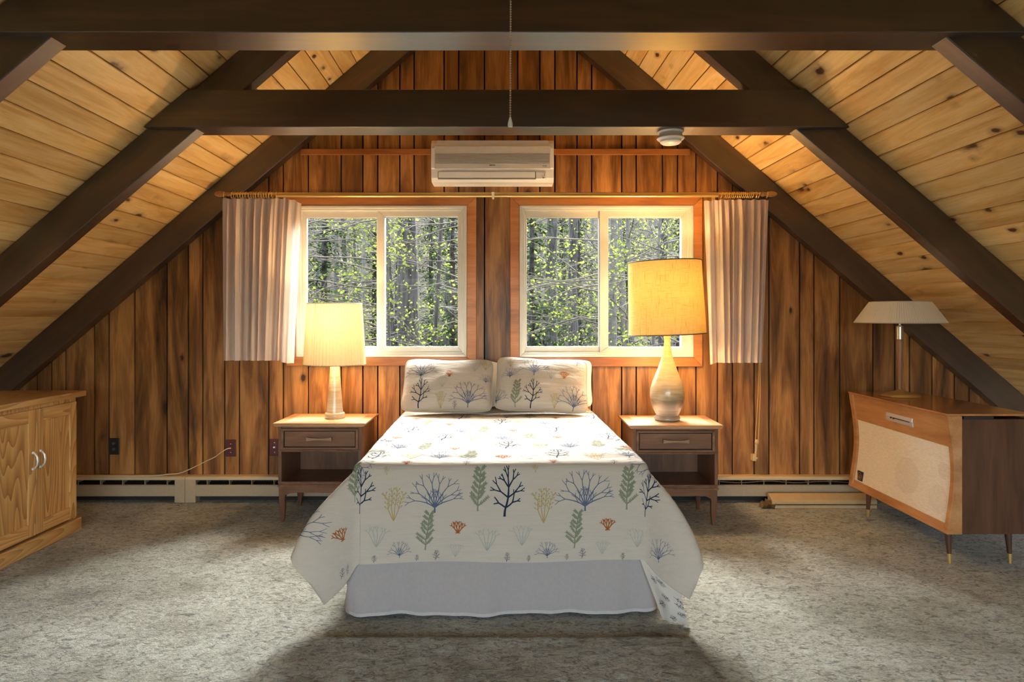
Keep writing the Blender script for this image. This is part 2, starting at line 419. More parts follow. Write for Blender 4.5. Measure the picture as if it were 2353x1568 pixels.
# rear gable behind the camera, with a broad opening added for fill light, and low knee walls at the eaves
RW = (-2.2, 2.2, .2, 2.15)
m = MB()
e = 4.9
m.prism([(-e, 0), (RW[0], 0), (RW[0], zc(RW[0], YR)), (-e, max(.01, zc(-e, YR)))], 'y', YR - .12, YR)
m.prism([(RW[1], 0), (e, 0), (e, max(.01, zc(e, YR))), (RW[1], zc(RW[1], YR))], 'y', YR - .12, YR)
m.box(RW[0], RW[1], YR - .12, YR, 0, RW[2])
m.prism([(RW[0], RW[3]), (RW[1], RW[3]), (RW[1], zc(RW[1], YR)), (ridge(YR), RZ), (RW[0], zc(RW[0], YR))], 'y', YR - .12, YR)
tag(m.build('wall_front', PANEL), kind='structure')
for sgn, nm in ((-1, 'wall_left'), (1, 'wall_right')):
    m = MB(); m.box(min(sgn * 4.42, sgn * 4.5), max(sgn * 4.42, sgn * 4.5), YR, YW, 0, .62)
    tag(m.build(nm, PANEL), kind='structure')

def make_window(i, w):
    root = tag(empty('window_%d' % (i + 1), (X((w['cas'][0] + w['cas'][1]) / 2, YW), YW, Z(w['cas'][3], YW))), kind='structure')
    M0 = Matrix.Translation(root.location)
    def B(mbq, name, mats, bevel=0.0, parent=None):
        o = mbq.build(name, mats, parent or root, bevel=bevel, M=M0 if parent is None else None)
        o.matrix_basis = Matrix.Identity(4) if parent is None else o.matrix_basis
        return o
    cas = rect(w['cas'], 5.115); vin = rect(w['vin'], 5.118)
    q = MB(); q.frame(cas, vin, 5.110, 5.131); B(q, 'casing', TRIMW, .004)
    t = .028
    inn = (vin[0] + .020, vin[1] - .020, vin[2] + .020, vin[3] - .020)
    q = MB(); q.frame(vin, inn, 5.106, 5.27)
    in2 = (inn[0] + .018, inn[1] - .018, inn[2] + .016, inn[3] - .016)
    q.frame((inn[0] - .002, inn[1] + .002, inn[2] - .002, inn[3] + .002), in2, 5.122, 5.26)
    B(q, 'frame', VINYL, .003)
    g1 = rect(w['g1'], 5.155); g2 = rect(w['g2'], 5.16); mu = (X(w['mul'][0], 5.14), X(w['mul'][1], 5.14))
    # fixed light (right) with its bead
    q = MB(); q.frame((mu[0] + .004, in2[1] + .004, in2[2] - .004, in2[3] + .004), g2, 5.136, 5.20)
    B(q, 'fixed_sash', VINYL, .003)
    q = MB(); q.frame((in2[0] - .004, mu[1] - .030, in2[2] - .004, in2[3] + .004), g1, 5.150, 5.185); B(q, 'sliding_sash', VINYL, .003)
    q = MB(); q.box(mu[1] - .036, mu[1] - .024, 5.144, 5.152, (g1[2] + g1[3]) / 2 - .03, (g1[2] + g1[3]) / 2 + .03); B(q, 'latch', BLACK, .002)
    for nm, g, y in (('pane', g1, 5.168), ('pane', g2, 5.170)):
        q = MB(); q.box(g[0] - .004, g[1] + .004, y, y + .004, g[2] - .004, g[3] + .004); B(q, nm, GLASS)
    return root
for i, w in enumerate(WIN): make_window(i, w)
# unseen window added behind the camera, made broad to brighten the room
root = tag(empty('window_3', (0, YR, RW[2])), kind='structure')
q = MB(); q.frame((RW[0], RW[1], RW[2], RW[3]), (RW[0] + .06, RW[1] - .06, RW[2] + .06, RW[3] - .06), YR - .12, YR + .01)
o = q.build('frame', VINYL, root, bevel=.004, M=Matrix.Translation(root.location)); o.matrix_basis = Matrix.Identity(4)
q = MB(); q.box(RW[0] + .05, RW[1] - .05, YR - .06, YR - .055, RW[2] + .05, RW[3] - .05)
o = q.build('pane', GLASS, root, M=Matrix.Translation(root.location)); o.matrix_basis = Matrix.Identity(4)

# strips of trim on the gable either side of the heat pump
for i, (a, b) in enumerate(((640, 990), (1268, 1650))):
    D = 5.12
    z0, z1 = Z(356, D), Z(342.5, D)
    m = MB()
    xa = max(X(a, D), ridge(D) - (RZ - .245 - z1) / SL + .0); xb = min(X(b, D), ridge(D) + (RZ - .245 - z1) / SL)
    m.box(xa, xb, 5.112, 5.1305, z0, z1)
    tag(m.build('trim_%d' % (i + 1), TRIMW, bevel=.003), kind='structure')

# rafters in three pairs and two tie beams
RD = (5.03, 3.85, 2.575)
WH = ('against the panelled gable', 'second from the gable, above the far tie beam', 'nearest the camera, above the near tie beam')
for k, D in enumerate(RD):
    for sgn in (-1, 1):
        a = ridge(D); xe = a + sgn * 4.6
        hz = .245
        poly = [(a, RZ - .001), (xe, RZ - SL * 4.6 - .001), (xe, RZ - SL * 4.6 - hz), (a, RZ - hz)]
        m = MB(); m.prism(poly, 'y', D, D + .093)
        Mx = Matrix.Translation((a, D, RZ)) @ Matrix.Rotation(sgn * TH, 4, 'Y') @ (Matrix.Rotation(PI, 4, 'Z') if sgn < 0 else Matrix.Identity(4))
        o = m.build('rafter', STAIN, bevel=.004, M=Mx)
        tag(o, 'dark brown %s hand rafter %s' % ('left' if sgn < 0 else 'right', WH[k]), 'roof beam', 'dark stained rafters', 'structure')
for D, lab in ((RD[1] - .042, 'dark tie beam in the middle of the room above the bed'), (RD[2] - .042, 'dark tie beam crossing the very top of the view')):
    a = ridge(D); zb, zt = 2.441, 2.651
    hb, ht = (RZ - zb) / SL - .003, (RZ - zt) / SL - .003
    m = MB()
    m.prism([(a - hb, zb), (a + hb, zb), (a + ht, zt), (a - ht, zt)], 'y', D, D + .178)
    o = m.build('tie_beam', STAIN, bevel=.004, M=Matrix.Translation((.37 if D > 3 else 2.1, D, zb)))
    tag(o, lab, 'roof beam', 'dark tie beams', 'structure')

# ------------------------------------------------------------------ coral prints (strokes in unit boxes)
def coral(kind, seed):
    r = random.Random(seed)
    S = []
    def seg(x, y, a, L, w, bend=0.0, n=4, w1=None):
        pts = [(x, y)]
        for i in range(n):
            a2 = a + bend * (i + .5) / n
            x += math.sin(a2) * L / n; y += math.cos(a2) * L / n
            pts.append((x, y))
        S.append((pts, w, w1 if w1 is not None else w * .75))
        return x, y, a + bend
    def br(x, y, a, L, w, d, sp, k=2, f=.72):
        x2, y2, a2 = seg(x, y, a, L, w, r.uniform(-.25, .25))
        if d <= 0: return
        for i in range(k):
            t = (i / (k - 1) - .5) * 2 if k > 1 else 0
            br(x2, y2, a2 + t * sp * r.uniform(.75, 1.2) + r.uniform(-.1, .1), L * f * r.uniform(.8, 1.15), w * .8, d - 1, sp * .9, 2, f)
    if kind == 'blue':
        seg(0, 0, 0, .12, .03, .05)
        for t in (-1.25, -.85, -.45, -.12, .22, .55, .9, 1.2):
            L = .34 if abs(t) < .7 else .27
            x, y, a = seg(0, .10, t * .72, L, .022, t * .35)
            br(x, y, a, .16, .016, 2, .42, 2, .78)
            xm, ym = lerp(0, x, .55), lerp(.1, y, .55)
            br(xm, ym, t * .72 + (.55 if t < 0 else -.55), .13, .014, 1, .45)
    elif kind == 'navy':
        x, y, a = seg(-.12, 0, -.02, .2, .045, .35)
        br(x, y, -1.0, .22, .032, 1, .5); br(x, y, 1.15, .22, .032, 2, .45)
        x2, y2, a2 = seg(x, y, .4, .22, .04, -.15)
        br(x2, y2, 1.1, .22, .03, 2, .4); br(x2, y2, -1.0, .24, .03, 2, .45)
        x3, y3, a3 = seg(x2, y2, .12, .22, .036, -.1)
        br(x3, y3, .65, .2, .03, 2, .4); br(x3, y3, -.75, .18, .03, 2, .4)
        br(x3, y3, .0, .2, .03, 2, .35)
    elif kind == 'sage':
        x, y, a = 0, 0, .08
        for i in range(7):
            x2, y2, a2 = seg(x, y, a + r.uniform(-.12, .12), .135, .035, 0)
            L = .30 * (1 - .09 * i)
            for sg in (-1, 1):
                bx, by, ba = seg(x2, y2, sg * r.uniform(.7, 1.05), L * r.uniform(.8, 1.1), .03, -sg * .3)
                for q in range(6):
                    t = .25 + .75 * q / 5
                    for g2 in (-1, 1):
                        seg(lerp(x2, bx, t), lerp(y2, by, t), sg * .8 + g2 * .8 + r.uniform(-.2, .2), .05, .024, 0, 2, .017)
            x, y = x2, y2
    elif kind == 'ochre':
        for t in (-.55, -.2, .12, .5):
            x, y, a = seg(0, 0, t, .42 - abs(t) * .15, .022, -t * .4)
            for q in range(4):
                x2, y2, a2 = seg(x, y, a + r.uniform(-.35, .35), .12, .018, 0)
                for sg in (-1, 1):
                    ex, ey, _ = seg(x, y, a + sg * .7, .09, .014, 0, 2)
                    seg(ex, ey, 0, .025, .03, 0, 2, .03)
                x, y = x2, y2
                if y > .95: break
    elif kind == 'rust':
        for t in (-.75, -.25, .3, .8):
            x, y, a = seg(0, .02, t, .34, .07, -t * .3)
            br(x, y, a - .35, .2, .06, 1, .55, 2); br(x, y, a + .35, .22, .06, 1, .5, 2)
        seg(-.14, 0, PI / 2, .28, .06, 0)
    else:
        for t in (-.6, -.25, .1, .45, .7):
            x, y, a = seg(0, 0, t, .45, .024, -t * .3)
            br(x, y, a, .2, .02, 2, .5)
    if kind == 'navy': S = [([(x * .78, y) for x, y in p], a, b) for p, a, b in S]
    return S
def stamp(mbq, surf, kind, x0, y0, size, seed, rot=0.0, eps=.0014, mat=None, flip=1, wk=1.0):
    """lay one printed coral on the surface surf(x, y)"""
    mi = (CKEYS.index(kind) + 1) if mat is None else mat
    cr, sr = math.cos(rot), math.sin(rot)
    def T(p): return surf(x0 + flip * (p[0] * cr + p[1] * sr) * size, y0 + (-p[0] * sr + p[1] * cr) * size, eps)
    for pts, w0, w1 in coral(kind, seed):
        vs, fs = [], []
        n = len(pts)
        for i, p in enumerate(pts):
            a = pts[max(0, i - 1)]; b = pts[min(n - 1, i + 1)]
            tx, ty = b[0] - a[0], b[1] - a[1]; L = math.hypot(tx, ty) or 1
            w = lerp(w0, w1, i / (n - 1)) * .5 * wk
            nx, ny = -ty / L * w, tx / L * w
            vs += [T((p[0] + nx, p[1] + ny)), T((p[0] - nx, p[1] - ny))]
        for i in range(n - 1): fs.append([2 * i, 2 * i + 1, 2 * i + 3, 2 * i + 2])
        mbq.add(vs, fs, mi, 0, True)

# ------------------------------------------------------------------ bed
BX, BY, BROT = -.045, 3.165, .030
BM = Matrix.Translation((BX, BY, 0)) @ Matrix.Rotation(BROT, 4, 'Z')
bed = tag(empty('bed', (BX, BY, 0), BROT), 'double bed with a lilac grey skirt standing between the two nightstands', 'bed')
HW, TOPZ, BL = .69, .70, 1.90
m = MB(); m.box(-HW + .03, HW - .03, .03, BL, .42, TOPZ - .012); m.build('mattress', MATT, bed, bevel=.04, seg=4)
m = MB(); m.box(-HW + .02, HW - .02, .03, BL, .14, .418); m.build('box_spring', MATT, bed, bevel=.02)
for sx in (-1, 1):
    for yy in (.15, BL - .15):
        m = MB(); m.tube([(sx * .55, yy, 0), (sx * .55, yy, .14)], [.02, .028], 10); m.build('leg', BLACK, bed)
def skirt_fn(u, v):
    # walks left side, front, right side of the bed; v from top to hem
    L1 = BL - .05; W = 2 * HW + .05
    tot = 2 * L1 + W; s = u * tot
    rip = .010 * math.sin(s * 11) + .008 * math.sin(s * 23 + 1) + .005 * math.sin(s * 41)
    fl = v * v * .035
    if s < L1: x, y, nx, ny = -W / 2, L1 - s, -1, 0
    elif s < L1 + W: x, y, nx, ny = -W / 2 + (s - L1), 0, 0, -1
    else: x, y, nx, ny = W / 2, s - L1 - W, 1, 0
    o = -.004 + fl + rip * v
    dc = min(abs(s - L1), abs(s - L1 - W))
    if ny and dc < .06: o *= dc / .06
    if nx and dc < .06: o *= dc / .06
    z = lerp(.415, .016 + .003 * math.sin(s * 7), v)
    return Vector((x + nx * o, y + ny * o, z))
m = MB(); m.grid(skirt_fn, 260, 16)
m.grid(lambda u, v: skirt_fn(u, lerp(.965, 1.0, v)) + (Vector((0, -.0015, 0)) if abs(skirt_fn(u, 1).x) < HW else Vector((0, 0, 0))), 260, 3, 1)
m.build('bed_skirt', [SKIRT, HEMW], bed, recalc=False)

RC = .045                                   # rounding of the mattress edge under the coverlet
DF, DS = .475, .47                          # cloth length hanging at the front and at the sides
def cover(Xc, Yc, eps=0.0):
    hw = HW - RC + .005
    cxn = clamp(Xc, -hw, hw); cyn = max(Yc, RC)
    ox, oy = Xc - cxn, cyn - Yc
    d = math.hypot(ox, oy)
    base = Vector((cxn, cyn, TOPZ + .003 + .004 * noise.noise(Vector((Xc * 2.2, Yc * 5, .3))) + .0038 * noise.noise(Vector((Xc * 3, Yc * 22, 1.3)))))
    if d < 1e-6: return base + Vector((0, 0, eps))
    nx, ny = ox / d, -oy / d
    sx = 1 if ox >= 0 else -1
    phi = math.atan2(oy, abs(ox))           # 0 at the side, 90 deg at the front
    cor = math.sin(2 * phi) if 0 < phi < PI / 2 else 0.0
    d2 = d * (1 - (.03 if sx > 0 else .03) * cor ** 2)
    pc, amp_ = (.55, .44) if sx > 0 else (.42, .50)
    bump = math.exp(-((phi - pc) / .40) ** 2) - math.exp(-((PI / 2 - pc) / .40) ** 2)
    if oy <= 1e-6: bump *= math.exp(-(Yc - RC) / .35)
    fl = lerp(.10, .045, phi / (PI / 2)) + amp_ * max(0, bump)
    q = RC * PI / 2
    if d2 < q: h, vv = RC * math.sin(d2 / RC), RC * (1 - math.cos(d2 / RC)); ang = d2 / RC
    else:
        t = d2 - q
        h, vv = RC + t * fl * (1 + .8 * (1 - min(1, t / .5))), RC + t * math.sqrt(max(.1, 1 - fl * fl)); ang = PI / 2 - fl
    if cor < .02:
        s = Yc if phi < .5 else Xc
        h += .010 * math.sin(s * 8.5 + .7) * min(1, d / .4) ** 2
    nrm = Vector((nx * math.sin(ang), ny * math.sin(ang), math.cos(ang)))
    return base + Vector((nx * h, ny * h, -vv)) + nrm * eps
def cut_axis(lo, a, b, hi, n1, n2, n3):
    out = [lerp(lo, a, i / n1) for i in range(n1)] + [lerp(a, b, i / n2) for i in range(n2)] + [lerp(b, hi, i / n3) for i in range(n3 + 1)]
    return out
hwc = HW - RC + .005
xs = cut_axis(-hwc - DS, -hwc, hwc, hwc + DS, 26, 34, 26)
ys = cut_axis(RC - DF, RC, RC + .1, BL - .01, 26, 4, 50)
m = MB()
for eps in (0.0, -.006):
    m.grid(lambda u, v: cover(xs[round(u * (len(xs) - 1))], ys[round(v * (len(ys) - 1))], eps), len(xs), len(ys), 0)
nx_, ny_ = len(xs), len(ys)
off = nx_ * ny_
def edge_ring():
    ring = [i for i in range(nx_)] + [j * nx_ + nx_ - 1 for j in range(1, ny_)] + [(ny_ - 1) * nx_ + i for i in range(nx_ - 2, -1, -1)] + [j * nx_ for j in range(ny_ - 2, 0, -1)]
    return ring
rg = edge_ring()
for i in range(len(rg)):
    a, b = rg[i], rg[(i + 1) % len(rg)]
    m.f.append([a, b, b + off, a + off]); m.m.append(0); m.r.append(0); m.s.append(True)
Dc = 3.10
def fx(px): return X(px, Dc) - BX
def fd(py): return RC - ((TOPZ - Z(py, Dc)) - RC + RC * PI / 2)      # cloth Y on the front drop for a picture row
FRONT = [('navy', 825, 1188, 98, 1), ('ochre', 901, 1206, 90, 2), ('blue', 996, 1188, 116, 3), ('sage', 1096, 1184, 98, 4), ('navy', 1169, 1196, 108, 1), ('ochre', 1250, 1210, 92, 2),
         ('blue', 1348, 1186, 118, 3), ('sage', 1446, 1182, 96, 4), ('navy', 1517, 1198, 100, 1), ('sage', 974, 1275, 86, 5), ('rust', 1050, 1235, 40, 6), ('pale', 1118, 1275, 60, 7),
         ('pale', 1199, 1262, 54, 8), ('sage', 1322, 1272, 84, 5), ('rust', 1401, 1232, 40, 6), ('blue', 915, 1290, 46, 9), ('blue', 1258, 1292, 48, 9), ('pale', 1044, 1290, 34, 10),
         ('pale', 1388, 1288, 36, 10), ('pale', 862, 1264, 56, 11), ('pale', 1470, 1272, 50, 12), ('navy', 1000, 1298, 22, 13), ('navy', 1342, 1296, 22, 13), ('navy', 858, 1299, 16, 14),
         ('navy', 1165, 1299, 20, 15), ('ochre', 884, 1099, 22, 16), ('ochre', 1232, 1096, 22, 16), ('rust', 928, 1072, 26, 17), ('navy', 1070, 1076, 24, 18), ('rust', 1276, 1070, 26, 17), ('navy', 1422, 1075, 24, 18),
         ('navy', 955, 1299, 14, 19), ('navy', 1215, 1299, 14, 19), ('navy', 1305, 1299, 14, 20), ('navy', 1437, 1302, 16, 20)]
for k, px, py, hpx, sd in FRONT:
    stamp(m, cover, k, fx(px), fd(py), hpx * Dc / F, sd, wk=1.15)
# the same print carries over the top and down the sides
rr = random.Random(11)
cyc = ['navy', 'ochre', 'blue', 'sage', 'rust', 'pale']
for j in range(6):
    for i in range(9):
        k = cyc[(i + j * 2) % 6]
        sz = {'navy': .19, 'ochre': .17, 'blue': .22, 'sage': .18, 'rust': .085, 'pale': .12}[k]
        stamp(m, cover, k, -.60 + i * .15 + rr.uniform(-.02, .02) + (j % 2) * .06, .10 + j * .255 + rr.uniform(-.03, .03), sz, 30 + i, wk=1.0)
for sx in (-1, 1):
    for j in range(7):
        for i in range(2):
            k = ['blue', 'sage', 'navy', 'ochre', 'rust', 'blue', 'sage'][(j + i * 3) % 7]
            sz = {'navy': .18, 'ochre': .17, 'blue': .22, 'sage': .17, 'rust': .08, 'pale': .1}[k]
            stamp(m, cover, k, sx * (hwc + .12 + i * .2), .05 + j * .26 + i * .1, sz, 60 + j, rot=-sx * PI / 2 * .95)
stamp(m, cover, 'rust', -.88, -.25, .085, 6, rot=.1)
stamp(m, cover, 'sage', -.735, -.135, .20, 4, rot=.25); stamp(m, cover, 'blue', -1.07, -.09, .25, 3, rot=1.25)
stamp(m, cover, 'navy', -.98, -.40, .05, 13, rot=.7); stamp(m, cover, 'navy', -.93, -.41, .045, 15, rot=.6)
stamp(m, cover, 'blue', .90, -.37, .14, 9, rot=-.5)
# front right corner: the tip is turned back under and shows the small print of the reverse
A, B2, C2, D2 = [Vector(((X(px, D)), D, Z(py, D))) for px, py, D in ((1520, 1304, 3.105), (1622, 1345, 3.045), (1582, 1438, 3.04), (1523, 1424, 3.10))]
BMi = BM.inverted()
def flap(u, v, eps=0.0):
    p = (BM @ cover(hwc - .012 + u * (DS * .93), RC - DF + .004, -.008)).lerp(D2.lerp(C2, u), v)
    p = p + Vector((0, -.02 * math.sin(PI * u) * math.sin(PI * v) - .006 * math.sin(u * 9 + v * 5) * v - eps, 0))
    return BMi @ p
m.grid(lambda u, v: flap(u, v), 14, 16, len(CKEYS) + 1)
m.grid(lambda u, v: flap(u, v, -.006), 14, 16, len(CKEYS) + 1)
for (u, v, rt) in ((.18, .32, 1.2), (.52, .22, 1.0), (.42, .52, 1.3), (.85, .30, 1.8), (.80, .50, 1.5), (.75, .78, 1.2), (.35, .93, 1.4), (.12, .75, 1.1)):
    w = .052
    sf = lambda a, b, e, u=u, v=v: flap(clamp(u + a / .20, 0, 1), clamp(v - b / .26, 0, 1), e + .002)
    stamp(m, sf, 'navy', 0, 0, w, 13, rot=rt, wk=1.3)
cov = m.build('bedspread', [QUILT] + [CORAL[k] for k in CKEYS] + [REVERSE], recalc=False, M=BM)
# vertices were given in bed space already
cov.data.transform(BM); 
tag(cov, 'cream quilted bedspread printed with blue, sage and rust coral on the bed', 'bedspread')

def pillow(name, cx_, w, h, T, y0, tilt, roll, mats, label, motifs=(), group=None, piping=True, z0=TOPZ + .024, yaw=0.0, seed=0):
    M = Matrix.Translation((cx_, y0, z0)) @ Matrix.Rotation(yaw, 4, 'Z') @ Matrix.Rotation(-tilt, 4, 'X') @ Matrix.Rotation(roll, 4, 'Y') @ Matrix.Translation((0, 0, h / 2))
    def shp(u, v, side, eps=0.0):
        # u, v in -1..1 ; x across, z up, thickness along y (front is -y)
        x = w / 2 * u * (1 - .055 * (1 - abs(u) ** 3) - .045 * (1 - v * v) * u * u)
        z = h / 2 * v * (1 - .07 * (1 - u * u) * v * v * .8)
        x *= 1 - .075 * abs(v) ** 7 * abs(u); z *= 1 - .11 * abs(u) ** 7 * abs(v)
        t = T * (max(0, 1 - abs(u) ** 2.6) ** .55) * (max(0, 1 - abs(v) ** 2.6) ** .55)
        t *= 1 + .14 * noise.noise(Vector((u * 2.3 + seed, v * 3.1, seed * 1.7)))
        t += (.006 * noise.noise(Vector((u * 3 + seed, v * 11, 4.2)))) * (1 - abs(v) ** 4) * (1 - abs(u) ** 4)
        z -= .012 * (1 - abs(u)) * max(0, v)
        return Vector((x, side * (t + eps), z))
    n1, n2 = 36, 28
    m = MB()
    for side in (-1, 1):
        m.grid(lambda a, b: shp(math.sin((a * 2 - 1) * PI / 2), math.sin((b * 2 - 1) * PI / 2), side), n1, n2)
    for k, mx, my, sz, sd in motifs:
        stamp(m, lambda a, b, e: shp(clamp(a * 2 / w, -.995, .995), clamp(b * 2 / h, -.995, .995), -1, e + .0022), k, mx * w / 2, my * h / 2, sz, sd)
    o = m.build(name, mats, recalc=False)
    o.matrix_basis = M
    if piping:
        pts = []
        for i in range(96):
            t = i / 96 * 4
            q = int(t); fq = math.sin((t - q - .5) * PI) 
            uv = [(fq, -1), (1, fq), (-fq, 1), (-1, -fq)][q]
            pts.append(shp(uv[0], uv[1], 1))
        mp = MB(); mp.tube(pts, .006, 7, closed=True); mp.build('piping', mats[0], o)
    tag(o, label, 'pillow', group)
    return o
CM = [QUILT] + [CORAL[k] for k in CKEYS]
pillow('pillow', -.42, .64, .375, .05, 4.93, R(24), R(2), [PILLW], 'white pillow mostly hidden behind the left coral printed pillow', group='white pillows at the head of the bed', seed=5, piping=False)
pillow('pillow', .255, .67, .385, .05, 4.935, R(24), R(2), [PILLW], 'white pillow peeping out at the right behind the coral printed pillow', group='white pillows at the head of the bed', seed=6, piping=False)
pillow('pillow_sham', -.452, .640, .43, .085, 4.68, R(35), R(.5), CM, 'coral printed pillow with piped edge, left of the pair', group='coral printed pillows', seed=1,
       motifs=[('blue', -.62, .05, .20, 9), ('rust', .05, .08, .075, 6), ('navy', -.58, -.95, .20, 1), ('blue', .50, -.93, .235, 3), ('ochre', -.12, -.97, .13, 2), ('pale', .62, .35, .12, 8), ('ochre', .86, .45, .13, 16), ('pale', -.1, -.3, .09, 10), ('navy', .2, -.98, .05, 13), ('blue', .88, -.05, .09, 9)])
pillow('pillow_sham', .196, .655, .44, .09, 4.67, R(35), R(3.0), CM, 'coral printed pillow with piped edge, right of the pair', group='coral printed pillows', seed=2,
       motifs=[('blue', -.18, .10, .20, 3), ('blue', -.72, .0, .11, 9), ('rust', .50, .06, .085, 6), ('sage', -.58, -.95, .185, 4), ('navy', -.18, -.97, .19, 1), ('ochre', .30, -.96, .12, 2), ('blue', .72, -.98, .22, 3), ('ochre', -.72, .45, .10, 16), ('navy', .80, .62, .07, 13), ('pale', .2, .0, .11, 8), ('blue', -.98, -.85, .14, 9)])

# ------------------------------------------------------------------ nightstands
def make_nightstand():
    W, Dp, TZ = .62, .455, .667
    r = tag(empty('nightstand'), 'walnut nightstand under the pleated shade lamp, left of the bed', 'nightstand', 'walnut nightstands')
    m = MB()
    hw = W / 2
    m.prism([(-hw + .012, TZ - .024), (hw - .012, TZ - .024), (hw, TZ - .010), (hw, TZ), (-hw, TZ), (-hw, TZ - .010)], 'y', 0, Dp)
    m.build('top', WALNT, r, bevel=.002)
    m = MB(); m.box(-hw + .065, hw - .065, .045, Dp - .05, TZ - .001, TZ + .0015); m.build('top_inlay', plain('pale inlay', (.56, .40, .25), .3, var=.12, scale=30), r)
    b = .28
    m = MB()
    m.box(-b, -b + .022, .02, Dp - .01, .243, .643, rnd=.2); m.box(b - .022, b, .02, Dp - .01, .243, .643, rnd=.5)
    m.box(-b, b, Dp - .022, Dp - .01, .243, .643, rnd=.3)
    m.box(-b + .022, b - .022, .022, Dp - .02, .243, .262, rnd=.6)
    m.box(-b + .022, b - .022, .024, Dp - .02, .470, .486, rnd=.4)
    m.box(-b + .022, b - .022, .024, .04, .628, .643, rnd=.4)
    m.box(-b - .004, b + .004, .014, .028, .236, .250, rnd=.7); m.box(-b - .002, b + .002, .016, .026, .262, .272, rnd=.1)
    m.box(-b - .002, b + .002, .016, .03, .476, .486, rnd=.1)
    m.build('carcass', WALNZ, r, bevel=.002)
    d = MB()
    d.frame((-b + .022, b - .022, .488, .628), (-b + .038, b - .038, .502, .614), .012, .03)
    d.frame((-b + .036, b - .036, .500, .616), (-b + .044, b - .044, .508, .608), .018, .03, 1)
    d.box(-b + .040, b - .040, .020, .035, .504, .612); d.box(-b + .03, b - .03, .035, Dp - .05, .494, .60)
    dr = d.build('drawer', [WALN, GROOVE], r, bevel=.0015)
    h = MB()
    n = 14
    prof = [(-.085 + .17 * i / n) for i in range(n + 1)]
    up = [(x, .566 + .008 * (abs(x) / .085) ** 2) for x in prof]; dn = [(x, .554 - .006 * (abs(x) / .085) ** 2) for x in reversed(prof)]
    h.prism(up + dn, 'y', -.008, .004)
    h.box(-.075, -.06, .002, .021, .552, .57); h.box(.06, .075, .002, .021, .552, .57)
    h.build('handle', wood('light handle wood', (.3, .17, .09), (.42, .26, .15), (.5, .32, .2), axis=0, along=4, cross=20), dr, bevel=.002)
    # apron with arched underside and four tapered legs
    m = MB()
    pts = [(-b + .005, .236), (b - .005, .236), (b - .005, .205)]
    for i in range(15):
        t = i / 14
        x = lerp(b - .045, -b + .045, t)
        e = min(t, 1 - t)
        pts.append((x, .196 - .02 * max(0, 1 - e / .12) ** 2))
    pts.append((-b + .005, .205))
    m.prism(pts, 'y', .022, .042)
    for sx in (-1, 1): m.box(min(sx * (b - .026), sx * (b - .006)), max(sx * (b - .026), sx * (b - .006)), .03, Dp - .03, .19, .236)
    m.build('apron', WALN, r, bevel=.002)
    for sx in (-1, 1):
        for (ya, yb, dy) in ((.020, .064, 1), (Dp - .06, Dp - .02, -1)):
            m = MB()
            xo = sx * (b - .003)
            prof = [(.236, .055), (.20, .050), (.16, .040), (.08, .034), (0, .026)]
            poly = [(xo - sx * (.012 if z < .01 else .006 if z < .1 else 0), z) for z, w in prof] + [(xo - sx * w - sx * (.006 if z < .1 else 0), z) for z, w in reversed(prof)]
            n = len(poly)
            vs = []
            for yy in (0, 1):
                for (x, z) in poly:
                    k = lerp(.014, 0, z / .236)
                    vs.append((x, lerp(ya + k * .4, yb - k, yy), z))
            m.add(vs, [[i, (i + 1) % n, n + (i + 1) % n, n + i] for i in range(n)] + [list(range(n)), list(range(n, 2 * n))])
            m.build('leg', WALNZ, r, bevel=.003)
    return r
ns = make_nightstand(); ns.location = (X(733, 4.57), 4.57, 0)
ns2 = copy_tree(ns); ns2.location = (1.079, 4.485, 0)
ns2['label'] = 'walnut nightstand under the vase lamp with the yellow drum shade, right of the bed'

# ------------------------------------------------------------------ lamps
def point(name, loc, watts, col, rad=.04):
    l = bpy.data.lights.new(name, 'POINT'); l.energy = watts; l.color = col; l.shadow_soft_size = rad
    o = bpy.data.objects.new(name, l); COL.objects.link(o); o.location = loc
    return o
def pleated(r0, r1, z0, z1, n, amp, seed, curve=0.0):
    rg2 = random.Random(seed)
    ph = [rg2.uniform(.55, 1.25) for _ in range(n)]
    def fn(u, v):
        k = u * n
        a = ph[int(k) % n]
        t = abs((k % 1) - .5) * 2
        rr_ = lerp(r0, r1, v) + amp * (t - .5) * a - curve * math.sin(PI * v)
        an = 2 * PI * u
        return Vector((rr_ * math.cos(an), rr_ * math.sin(an), lerp(z0, z1, v)))
    return fn
LZ = .6690
# left: ceramic column, pleated cream shade
lx, ly = X(769.5, 4.80), 4.80
lamp = tag(empty('table_lamp', (lx, ly, LZ)), 'lit lamp with chalky tapered column and pleated cream shade on left nightstand', 'lamp')
m = MB(); m.lathe([(.066, 0), (.069, .004), (.069, .032), (.065, .037), (.060, .04)], n=40); m.build('foot', CERC, lamp)
m = MB(); m.lathe([(.058, .038), (.0545, .06), (.046, .18), (.037, .30), (.031, .385), (.028, .392), (.010, .394), (.008, .44), (.016, .44), (.016, .52), (.012, .53)], n=40); m.build('column', CERC, lamp)
sb, st = Z(834, 4.6) - LZ, Z(698, 4.95) - LZ
sb, st = Z(835, 4.80) - LZ - .006, Z(698, 4.80) - LZ
m = MB(); m.grid(pleated(.212, .186, sb, st, 56, .0065, 3), 56 * 4, 6, closeu=True, smooth=False)
shd = m.build('lamp_shade', SHADE_P, lamp, recalc=False)
for rr_, zz in ((.212, sb), (.186, st)):
    m = MB(); m.tube([(rr_ * math.cos(2 * PI * i / 48), rr_ * math.sin(2 * PI * i / 48), zz) for i in range(48)], .003, 6, closed=True)
    m.build('binding', plain('cream binding', (.4, .34, .22), .7), shd)
m = MB(); m.sphere((0, 0, .60), .03, 12, sq=(1, 1, 1.25)); m.build('bulb', plain('frosted bulb', (.9, .85, .7), .4), lamp)
